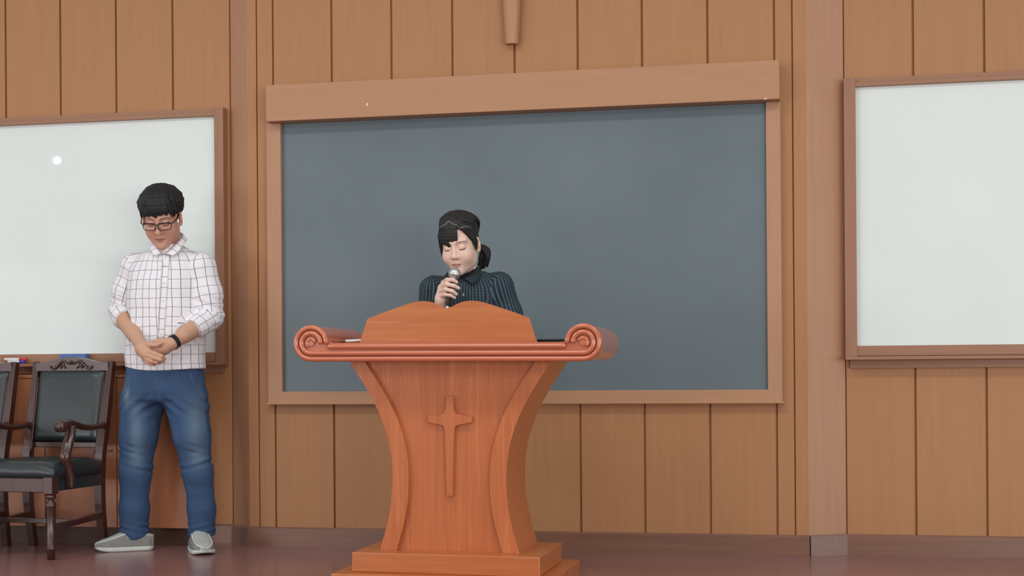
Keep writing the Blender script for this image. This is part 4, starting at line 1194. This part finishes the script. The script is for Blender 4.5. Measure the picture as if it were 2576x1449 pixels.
# spectacles
gl = bpy.data.objects.new('spectacles', None)
def hw_pt(h, p): return Vector(h.w(p))
def rim_pts(s, w, hh, cz, n=28, inset=0.0):
    P = []
    for k in range(n):
        a = 2 * math.pi * k / n; ex = 0.45
        x = math.copysign(abs(math.cos(a)) ** ex, math.cos(a)) * (w - inset); z = math.copysign(abs(math.sin(a)) ** ex, math.sin(a)) * (hh - inset)
        z *= 1.0 if z > 0 else 0.95
        if z < 0: x *= 0.93
        xx = s * 0.0335 + x
        P.append((xx, -0.1165 + 3.2 * xx * xx, cz + z))
    return P
def glasses(h, root, inv):
    vv, ff = [], []
    def addt(P, r, closed=False, seg=8, **kw):
        v, f = tube_data(P, r, seg, closed, **kw); o = len(vv); vv.extend(v); ff.extend([tuple(i + o for i in q) for q in f])
    cz = -0.001
    for s in (-1, 1):
        addt([h.w(p) for p in rim_pts(s, 0.0280, 0.0170, cz)], 0.0021, True)
        addt([h.w(p) for p in ((s * 0.010, -0.1155, 0.012), (s * 0.0335, -0.1135, 0.0142), (s * 0.058, -0.107, 0.012))], 0.0028)
        addt([h.w(p) for p in ((s * 0.0595, -0.105, 0.008), (s * 0.071, -0.094, 0.010), (s * 0.0795, -0.04, 0.013), (s * 0.0815, 0.01, 0.012), (s * 0.080, 0.035, -0.008))], 0.0026)
    addt([h.w(p) for p in ((-0.0085, -0.116, 0.006), (0, -0.1185, 0.009), (0.0085, -0.116, 0.006))], 0.0025)
    o = from_data('spectacles', vv, ff, M['frame_acetate'], root, True); o.matrix_parent_inverse = inv
    o['label'] = 'dark framed spectacles'
    for s in (-1, 1):
        P = rim_pts(s, 0.0280, 0.0170, cz, 28, 0.0015); c = (s * 0.0335, -0.1135, cz)
        v = [h.w(p) for p in P] + [h.w(c)] + [h.w((p[0], p[1] + 0.0012, p[2])) for p in P] + [h.w((c[0], c[1] + 0.0012, c[2]))]
        f = [(28, (k + 1) % 28, k) for k in range(28)] + [(57, 29 + k, 29 + (k + 1) % 28) for k in range(28)]
        from_data('lens', v, f, M['lens'], o, True)
glasses(hm, man, inv_m)

# hair grown from overlapping locks
def lock_path(h, th, e0, e1, rad, n=5, sweep=0.0, lift=0.0):
    P = []
    for i in range(n):
        u = i / (n - 1); el = e0 + (e1 - e0) * u; t = th + sweep * u
        r = (rad[0] + lift * math.sin(math.pi * u), rad[1] + lift * math.sin(math.pi * u), rad[2] + lift)
        P.append(h.w((r[0] * math.cos(el) * math.sin(t), 0.016 - r[1] * math.cos(el) * math.cos(t), 0.045 + r[2] * math.sin(el))))
    return P
def man_hair(F):
    rg = np.random.RandomState(4)
    hm.e(F, (0, 0.022, 0.056), (0.084, 0.100, 0.088))
    hm.e(F, (0, 0.075, -0.01), (0.062, 0.032, 0.055), 0.02)
    hm.e(F, (0, -0.100, -0.020), (0.078, 0.070, 0.080), 0.012, 's')
    for s in (-1, 1): hm.e(F, (s * 0.085, 0.005, -0.020), (0.022, 0.036, 0.040), 0.008, 's')
    for i in range(330):
        th = rg.uniform(-math.pi, math.pi); a = abs(th)
        e1 = np.interp(a, [0, 0.5, 0.9, 1.3, 1.7, 2.2, math.pi], [0.12, 0.16, 0.02, -0.20, -0.25, -0.55, -0.75]) + rg.uniform(-0.12, 0.16)
        e0 = rg.uniform(0.7, 1.45)
        P = lock_path(hm, th, e0, e1, (0.081, 0.097, 0.084), 5, rg.uniform(-0.6, 0.6), rg.uniform(0.002, 0.016))
        r0 = rg.uniform(0.006, 0.011) * hm.s
        F.chain(P, [r0 * 0.8, r0, r0, r0 * 0.75, r0 * 0.25], 0.0025)
    for i in range(26):
        u = i / 25; x1 = -0.070 + 0.142 * u + rg.uniform(-0.004, 0.004); x0 = x1 * 0.75 + rg.uniform(-0.012, 0.012)
        z1 = np.interp(u, [0, 0.12, 0.3, 0.48, 0.6, 0.8, 1.0], [0.018, 0.030, 0.044, 0.030, 0.044, 0.048, 0.022]) + rg.uniform(-0.007, 0.007)
        r0 = rg.uniform(0.0065, 0.0095) * hm.s
        yy = lambda x, q: -math.sqrt(max(0.0004, 1 - (x / 0.092) ** 2)) * q
        c = [hm.w((x0 * 0.8, yy(x0, 0.045), 0.128)), hm.w((x0 * 0.9, yy(x0, 0.080), 0.108)), hm.w((x0 * 0.4 + x1 * 0.6, yy(x1, 0.094), 0.076)), hm.w((x1, yy(x1, 0.0975), 0.056)), hm.w((x1 + rg.uniform(-0.007, 0.007), yy(x1, 0.0975), z1))]
        c = [V3(p) for p in smooth_path([Vector(p) for p in c], 2)]
        F.chain(c, [r0 * (1 - 0.8 * (q_ / 8) ** 3) for q_ in range(9)], 0.005)
hair = grow([(hc - (0.15, 0.17, 0.13), hc + (0.15, 0.17, 0.17), 0.0024)], 'hair', M['hair_man'], man, man_hair, None, smooth_it=1)
hair['label'] = 'short black hair with a ragged fringe'

# ------------------------------------------------------------------ the woman
wom = thing('person', 'woman in a dark striped shirt behind the pulpit holding a microphone, eyes closed', 'person', (pq(1175, 800, 6.1)[0], 6.10, 0))
inv_w = Matrix.Translation(wom.location).inverted()
SW = (0.74, 0.52, 0.425)
hw_ = Head(pq(1157, 614, 6.035), -0.06, 0.32, -0.05, 0.985, True)
zw = lambda py: float(pq(1178, py, 6.10)[2])
s1, e1_, w1 = pq(1085, 728, 6.10), pq(1076, 862, 6.10), pq(1107, 776, 5.955)
s2, e2_, w2 = pq(1262, 722, 6.11), pq(1302, 862, 6.12), pq(1262, 960, 6.00)
wX = pq(1178, 760, 6.1)[0]
WL = [((wX - 0.085, 6.11, 0.80), (wX - 0.09, 6.11, 0.44), (wX - 0.09, 6.13, 0.06)), ((wX + 0.085, 6.11, 0.80), (wX + 0.09, 6.11, 0.44), (wX + 0.09, 6.13, 0.06))]
def wom_body(F):
    hw_.build(F)
    F.cone(pq(1176, 704, 6.12), hw_.w((0, 0.028, -0.05)), 0.048, 0.046, 0.02)
    F.loft([(0.75, wX, 6.11, 0.13, 0.08), (0.95, wX, 6.11, 0.115, 0.075), (1.12, wX, 6.11, 0.12, 0.075), (1.20, wX, 6.115, 0.09, 0.05), (1.26, wX, 6.12, 0.04, 0.035)], 0.02)
    F.chain([s1, e1_, w1], [0.034, 0.034, 0.0235], 0.01); F.chain([s2, e2_, w2], [0.036, 0.034, 0.024], 0.01)
    # right hand closed round the microphone
    F.chain([w1, pq(1111, 752, 5.938), pq(1115, 726, 5.928)], [0.0235, 0.027, 0.024], 0.012)
    F.chain([pq(1114, 748, 5.930), pq(1126, 730, 5.926), pq(1142, 716, 5.918)], [0.018, 0.012, 0.0085], 0.006)
    finger(F, [pq(1115, 712, 5.915), pq(1125, 704, 5.882), pq(1140, 704, 5.866), pq(1149, 710, 5.876)], [0.0115, 0.0092, 0.0084, 0.0070], 0.003)
    finger(F, [pq(1112, 722, 5.915), pq(1124, 715, 5.876), pq(1142, 719, 5.862), pq(1154, 725, 5.874)], [0.0120, 0.0095, 0.0086, 0.0072], 0.003)
    finger(F, [pq(1110, 733, 5.915), pq(1122, 728, 5.880), pq(1138, 732, 5.866), pq(1148, 740, 5.878)], [0.0120, 0.0094, 0.0085, 0.0070], 0.003)
    finger(F, [pq(1109, 744, 5.920), pq(1120, 741, 5.888), pq(1134, 743, 5.874), pq(1144, 749, 5.884)], [0.0110, 0.0084, 0.0076, 0.0064], 0.003)
    # left hand hanging
    d = np.array((-0.02, -0.03, -0.07)); F.chain([w2, w2 + d], [0.024, 0.030], 0.01)
    for k in range(4): F.chain([w2 + d + (0.012 * k - 0.02, 0.004 * k, -0.01), w2 + d * 2.0 + (0.013 * k - 0.02, 0.006 * k, 0), w2 + d * 2.5 + (0.012 * k - 0.018, 0.016, -0.005)], [0.013, 0.012, 0.011], 0.004)
    F.chain([w2 + (-0.018, -0.01, -0.01), w2 + d * 0.9 + (-0.035, -0.012, 0), w2 + d * 1.4 + (-0.036, -0.012, 0)], [0.014, 0.0105, 0.008], 0.004)
    for a, k_, b_ in WL: F.chain([np.array(a), np.array(k_), np.array(b_)], [0.065, 0.045, 0.032], 0.01)
whc = hw_.c
def wom_paint(P, cols):
    near = np.linalg.norm(P - whc, axis=1) < 0.19; hp = P[near]; cc = np.tile(np.array(SW), (len(hp), 1))
    cols[near] = hw_.paint(hp, SW, (0.50, 0.19, 0.17), (0.06, 0.04, 0.035), cc); return cols
grow([((wX - 0.26, 5.82, 0.03), (wX + 0.30, 6.26, whc[2] + 0.15), 0.0026)], 'body', M['skin'], wom, wom_body, wom_paint, SW)
fw1 = wob(42, 21); fw2 = wob(85, 22)
ce1 = e1_ + (w1 - e1_) * 0.35
def wom_shirt(F):
    sec = [(0.70, 0.175, 0.125), (0.80, 0.170, 0.118), (zw(800), 0.155, 0.112), (zw(750), 0.158, 0.116), (zw(722), 0.150, 0.108), (zw(706), 0.122, 0.090), (zw(696), 0.088, 0.072), (zw(687), 0.054, 0.054)]
    F.loft([(z, wX, 6.115, rx, ry) for z, rx, ry in sec], 0.02)
    nb = pq(1180, 718, 6.12)
    F.cone(nb, s1 * 0.9 + nb * 0.1 + (0, 0, 0.010), 0.052, 0.044, 0.03); F.cone(nb, s2 * 0.9 + nb * 0.1 + (0, 0, 0.012), 0.054, 0.046, 0.03)
    F.chain([s1, s1 * 0.5 + e1_ * 0.5, e1_], [0.049, 0.047, 0.045], 0.03)
    F.chain([s2, s2 * 0.5 + e2_ * 0.5, e2_], [0.053, 0.052, 0.049], 0.03)
    F.cone(e1_, ce1, 0.045, 0.042, 0.012); F.cone(e2_, w2 * 0.9 + e2_ * 0.1, 0.048, 0.036, 0.012)
    for a, c in ((e1_, ce1), (e2_, w2 * 0.9 + e2_ * 0.1)):
        t = (c - a) / np.linalg.norm(c - a); F.ell(c + t * 0.052, (0.056, 0.056, 0.056), None, 0.0, 's')
    def fld(x, y, z):
        r = 0.0042 * fw1(x * 1.2, y, z * 0.5) + 0.0022 * fw2(x, y, z * 0.6)
        for c, sg in ((s1, -1), (s2, 1)):
            d2 = (x - c[0] + sg * 0.02) ** 2 + (z - c[2] + 0.05) ** 2
            r = r + 0.006 * np.exp(-d2 / 0.004) * np.sin((x - c[0]) * 160 + (z - c[2]) * 40 * sg)
        return r
    F.add(fld)
ws = grow([((wX - 0.27, 5.94, 0.68), (wX + 0.30, 6.28, zw(672)), 0.0042)], 'shirt', M['stripe'], wom, wom_shirt, None, smooth_it=2,
     uvfn=lambda P, Q: cloth_uv(P, Q, (wX, 6.115), 0.135, [[s1, e1_, ce1], [s2, e2_, w2]], (0.158, 0.116)))
ws['label'] = 'dark blue-grey shirt with pale vertical stripes'
collar(wom, [([(1158, 696, 6.03), (1172, 691, 6.035), (1186, 681, 6.06), (1196, 669, 6.11), (1190, 664, 6.16), (1172, 664, 6.17)],
              [(1187, 714, 5.99), (1201, 706, 6.01), (1210, 695, 6.05), (1213, 683, 6.11), (1200, 677, 6.18), (1172, 677, 6.19)]),
             ([(1158, 696, 6.03), (1148, 691, 6.035), (1140, 685, 6.05), (1138, 677, 6.11), (1150, 668, 6.16), (1172, 664, 6.17)],
              [(1132, 714, 5.99), (1125, 706, 6.01), (1120, 697, 6.05), (1121, 689, 6.11), (1140, 681, 6.18), (1172, 677, 6.19)])], M['dark_collar'])
bw = BVHTree.FromPolygons([v_.co.copy() for v_ in ws.data.vertices], [tuple(p.vertices) for p in ws.data.polygons])
for px, py in ((1166, 742), (1170, 785)):
    p = surf_hit(bw, px, py, 0.001)
    o = wtube('button', [p, p + Vector((0.0005, -0.0025, 0))], 0.0048, M['canvas'], wom, 10)
def wom_trousers(F):
    F.loft([(0.62, wX, 6.115, 0.165, 0.115), (0.72, wX, 6.115, 0.168, 0.118), (0.80, wX, 6.115, 0.155, 0.106), (0.84, wX, 6.115, 0.150, 0.100)], 0.02)
    for a, k_, b_ in WL: F.chain([np.array(a) + (0, 0, -0.1), np.array(k_), np.array(b_)], [0.085, 0.065, 0.060], 0.02)
    F.add(lambda x, y, z: 0.004 * fw1(x, y, z * 0.6))
    F.cut(lambda X, Y, Z: np.where(Z < 0.2, 0.05 - Z, -1.0) + 0 * X + 0 * Y)
M['dark_cloth'] = flat('black_trouser_cloth', (0.015, 0.016, 0.02, 1), 0.85, 0.2, ns=90, var=0.3)
grow([((wX - 0.2, 5.95, 0.02), (wX + 0.2, 6.28, 0.86), 0.008)], 'trousers', M['dark_cloth'], wom, wom_trousers, None)
for sx in (-0.09, 0.09):
    q_ = shoe(wom, (wX + sx, 6.20, 0), (wX + sx * 1.3, 5.975, 0), 'black flat shoe')
    q_.data.materials[0] = M['black_plastic']

# her hair: smooth crown, full fringe to one side, low ponytail
def wom_hair(F):
    rg = np.random.RandomState(9); h = hw_
    h.e(F, (0, 0.022, 0.052), (0.0800, 0.100, 0.091))
    h.e(F, (0, 0.070, -0.005), (0.066, 0.040, 0.060), 0.02)
    h.e(F, (0.0, -0.100, -0.025), (0.080, 0.078, 0.088), 0.010, 's')
    for s in (-1, 1): h.e(F, (s * 0.088, -0.004, -0.022), (0.020, 0.030, 0.036), 0.008, 's')
    for i in range(170):             # strands combed back from the parting
        th = rg.uniform(-1.25, 1.25); x0 = 0.080 * math.sin(th); k_ = rg.uniform(0.0, 0.004)
        y0 = -0.070 * math.cos(th) + 0.012
        z0 = 0.045 + 0.085 * math.cos(th * 0.75)
        P = [(x0 * 0.92, y0, z0 - 0.012), (x0 * 0.98 + rg.uniform(-.004, .004), 0.02, z0 + 0.004 + k_), (x0 * 0.95, 0.085, z0 * 0.72), (x0 * 0.6, 0.112, 0.012), (0.012, 0.112, -0.040)]
        c = [h.w(p) for p in P]; r = rg.uniform(0.004, 0.007) * h.s
        c = [V3(p) for p in smooth_path([Vector(p) for p in c], 3)]
        F.chain(c, [r * (0.4 if j == 0 else 1) for j in range(len(c))], 0.003)
    # fringe
    for i in range(34):
        u = i / 33; x1 = -0.064 + 0.082 * u; x0 = -0.042 + 0.057 * u
        z1 = 0.015 + 0.004 * math.sin(9 * u) + rg.uniform(-0.003, 0.004) + 0.012 * max(0, (u - 0.85) / 0.15)
        yy = lambda x, q: -math.sqrt(max(0.01, 1 - (x / 0.088) ** 2)) * q + 0.004
        c = [h.w((x0 * 0.8, yy(x0, 0.050), 0.126)), h.w((x0 * 0.6 + x1 * 0.4, yy(x0, 0.082), 0.104)), h.w((x0 * 0.2 + x1 * 0.8, yy(x1, 0.0925), 0.072)), h.w((x1, yy(x1, 0.0970), 0.045)), h.w((x1 * 0.94, yy(x1, 0.0985), z1))]
        c = [V3(p) for p in smooth_path([Vector(p) for p in c], 2)]
        r = 0.0062 * h.s; F.chain(c, [r * (1 - 0.8 * (j_ / 8) ** 3) for j_ in range(9)], 0.003)
    # side locks: one sweeping from the parting over the temple to the ear, one beside the left cheek
    for i in range(14):
        u = i / 13
        c = [h.w((0.012 + 0.02 * u, -0.072 + 0.008 * u, 0.112)), h.w((0.046 + 0.014 * u, -0.068 + 0.02 * u, 0.076)), h.w((0.066 + 0.008 * u, -0.040 + 0.022 * u, 0.030)), h.w((0.0765 + 0.003 * u, -0.010 + 0.012 * u, 0.004 - 0.012 * (1 - u)))]
        r = 0.0075 * h.s; F.chain(c, [r, r, r, r * 0.4], 0.003)
    c = [h.w((0.071, -0.036, 0.02)), h.w((0.074, -0.026, -0.012)), h.w((0.072, -0.024, -0.036))]; F.chain(c, [0.005, 0.0035, 0.001], 0.003)
    for i in range(8):
        u = i / 7
        c = [h.w((-0.050 - 0.012 * u, -0.058 + 0.02 * u, 0.100)), h.w((-0.069, -0.052 + 0.02 * u, 0.055)), h.w((-0.0745, -0.044 + 0.016 * u, 0.010)), h.w((-0.0735, -0.044 + 0.012 * u, -0.038 + 0.02 * u))]
        r = 0.0065 * h.s; F.chain(c, [r, r, r * 0.8, r * 0.3], 0.003)
    # ponytail, gathered low and curling
    rt = np.array((0.020, 0.108, -0.040))
    h.e(F, rt, (0.022, 0.020, 0.020), 0.01)
    for i in range(46):
        a = rg.uniform(0, 6.28); q = rg.uniform(0, 0.020); off = np.array((q * math.cos(a), q * math.sin(a) * 0.7, 0))
        P = [rt, rt + (0.030, 0.016, -0.006) + off * 1.0, rt + (0.050, 0.020, -0.030) + off * 1.3, rt + (0.046 + rg.uniform(-.008, .01), 0.016, -0.060) + off * 1.2, rt + (0.030 + rg.uniform(-.014, .012), 0.012, -0.085 - rg.uniform(0, 0.022)) + off * 0.8]
        c = [V3(p) for p in smooth_path([Vector(h.w(p)) for p in P], 3)]
        r = rg.uniform(0.004, 0.0065) * h.s; n = len(c)
        F.chain(c, [r * (1 - 0.75 * (j / n) ** 3) for j in range(n)], 0.0025)
wh = grow([(whc - (0.14, 0.15, 0.19), whc + (0.17, 0.19, 0.16), 0.0023)], 'hair', M['hair_woman'], wom, wom_hair, None, smooth_it=1)
wh['label'] = 'dark hair with a full fringe tied in a low ponytail'
bh = BVHTree.FromPolygons([v_.co.copy() for v_ in wh.data.vertices], [tuple(p.vertices) for p in wh.data.polygons])
M['pale_zigzag'] = flat('pale_brown_zigzag', (0.22, 0.20, 0.17, 1), 0.5)
ZG = [(1104, 573), (1112, 569), (1120, 566), (1124, 561), (1128, 557), (1134, 560), (1140, 564), (1148, 566), (1154, 573), (1160, 573), (1168, 570), (1178, 571), (1186, 575)]
hb = wtube('hair_zigzag', smooth_path([surf_hit(bh, x, y, 0.0008) for x, y in ZG], 3), 0.0018, M['pale_zigzag'], wom, 6)  # thin pale zigzag line laid over the front of the crown
hb['label'] = 'thin pale zigzag line across the hair'
ct = hw_.w((0.020, 0.108, -0.040))

# ------------------------------------------------------------------ microphone in her hand
m, nt, b = new_mat('steel_grille', (0.42, 0.44, 0.44, 1), 0.35, 0.5, 0.85)
vn = nd(nt, 'ShaderNodeTexVoronoi'); vn.inputs['Scale'].default_value = 700; tc = nd(nt, 'ShaderNodeTexCoord'); nt.links.new(tc.outputs['Object'], vn.inputs[0])
nt.links.new(mixc(nt, ramp(nt, vn.outputs[0], 0.1, 0.6), (0.80, 0.82, 0.81, 1), (0.45, 0.46, 0.46, 1)), b.inputs['Base Color']); bump(nt, b, vn.outputs[0], 0.25, 0.0006); M['steel_mesh'] = m
M['steel'] = flat('polished_steel', (0.6, 0.62, 0.62, 1), 0.2, 0.5, 0.9)
M['mic_grey'] = flat('dark_grey_paint', (0.03, 0.032, 0.035, 1), 0.35)
mh, mt = at(1143.5, 689, 5.892), at(1127.5, 768, 5.915)
axm = (mt - mh).normalized(); Lm = (mt - mh).length
mic = thing('microphone', 'silver-headed black hand microphone held to the woman\'s mouth', 'microphone', tuple(mh))
def ml(name, prof, mat, seg=24):
    up = Vector((1, 0, 0)); n = (up - axm * up.dot(axm)).normalized(); b_ = axm.cross(n)
    v, f = [], []
    for r, t in prof:
        for k in range(seg):
            a = 2 * math.pi * k / seg; v.append(axm * t + n * math.cos(a) * r + b_ * math.sin(a) * r)
    for i in range(len(prof) - 1):
        for k in range(seg): f.append((i * seg + k, i * seg + (k + 1) % seg, (i + 1) * seg + (k + 1) % seg, (i + 1) * seg + k))
    f.append(tuple(range(seg))[::-1]); f.append(tuple((len(prof) - 1) * seg + k for k in range(seg)))
    o = from_data(name, v, f, mat, mic, True)
    bm = bmesh.new(); bm.from_mesh(o.data); bmesh.ops.recalc_face_normals(bm, faces=bm.faces[:]); bm.to_mesh(o.data); bm.free()
    return o
R_ = 0.0262
ml('grille', [(0.001, -R_)] + [(R_ * math.sin(a), -R_ * math.cos(a)) for a in np.linspace(0.25, 1.5, 9)] + [(R_, 0.0), (R_ * 0.98, 0.004), (0.0215, 0.015), (0.017, 0.021)], M['steel_mesh'])
ml('ring', [(R_ + 0.0002, -0.006), (R_ + 0.0013, -0.005), (R_ + 0.0013, 0.000), (R_ + 0.0002, 0.001)], M['steel'])
ml('neck', [(0.016, 0.020), (0.0175, 0.022), (0.0165, 0.028), (0.0148, 0.032)], M['steel'])
ml('handle', [(0.0145, 0.031), (0.0140, 0.04), (0.0118, Lm - 0.02), (0.0112, Lm - 0.004), (0.0095, Lm)], M['mic_grey'])
ml('plug', [(0.0080, Lm), (0.0080, Lm + 0.022), (0.0062, Lm + 0.026), (0.0055, Lm + 0.045)], M['steel'])
cend = axm * (Lm + 0.04)
P = smooth_path([cend, cend + axm * 0.05 + Vector((-0.004, 0, 0)), cend + Vector((-0.01, -0.02, -0.30)), cend + Vector((0.02, -0.04, -0.60)), Vector((0.06, -0.03, 0.006 - mh.z)), Vector((0.22, -0.02, 0.006 - mh.z)), Vector((0.45, 0.02, 0.006 - mh.z))], 8)
tube('cable', P, 0.003, M['black_plastic'], mic, 8)
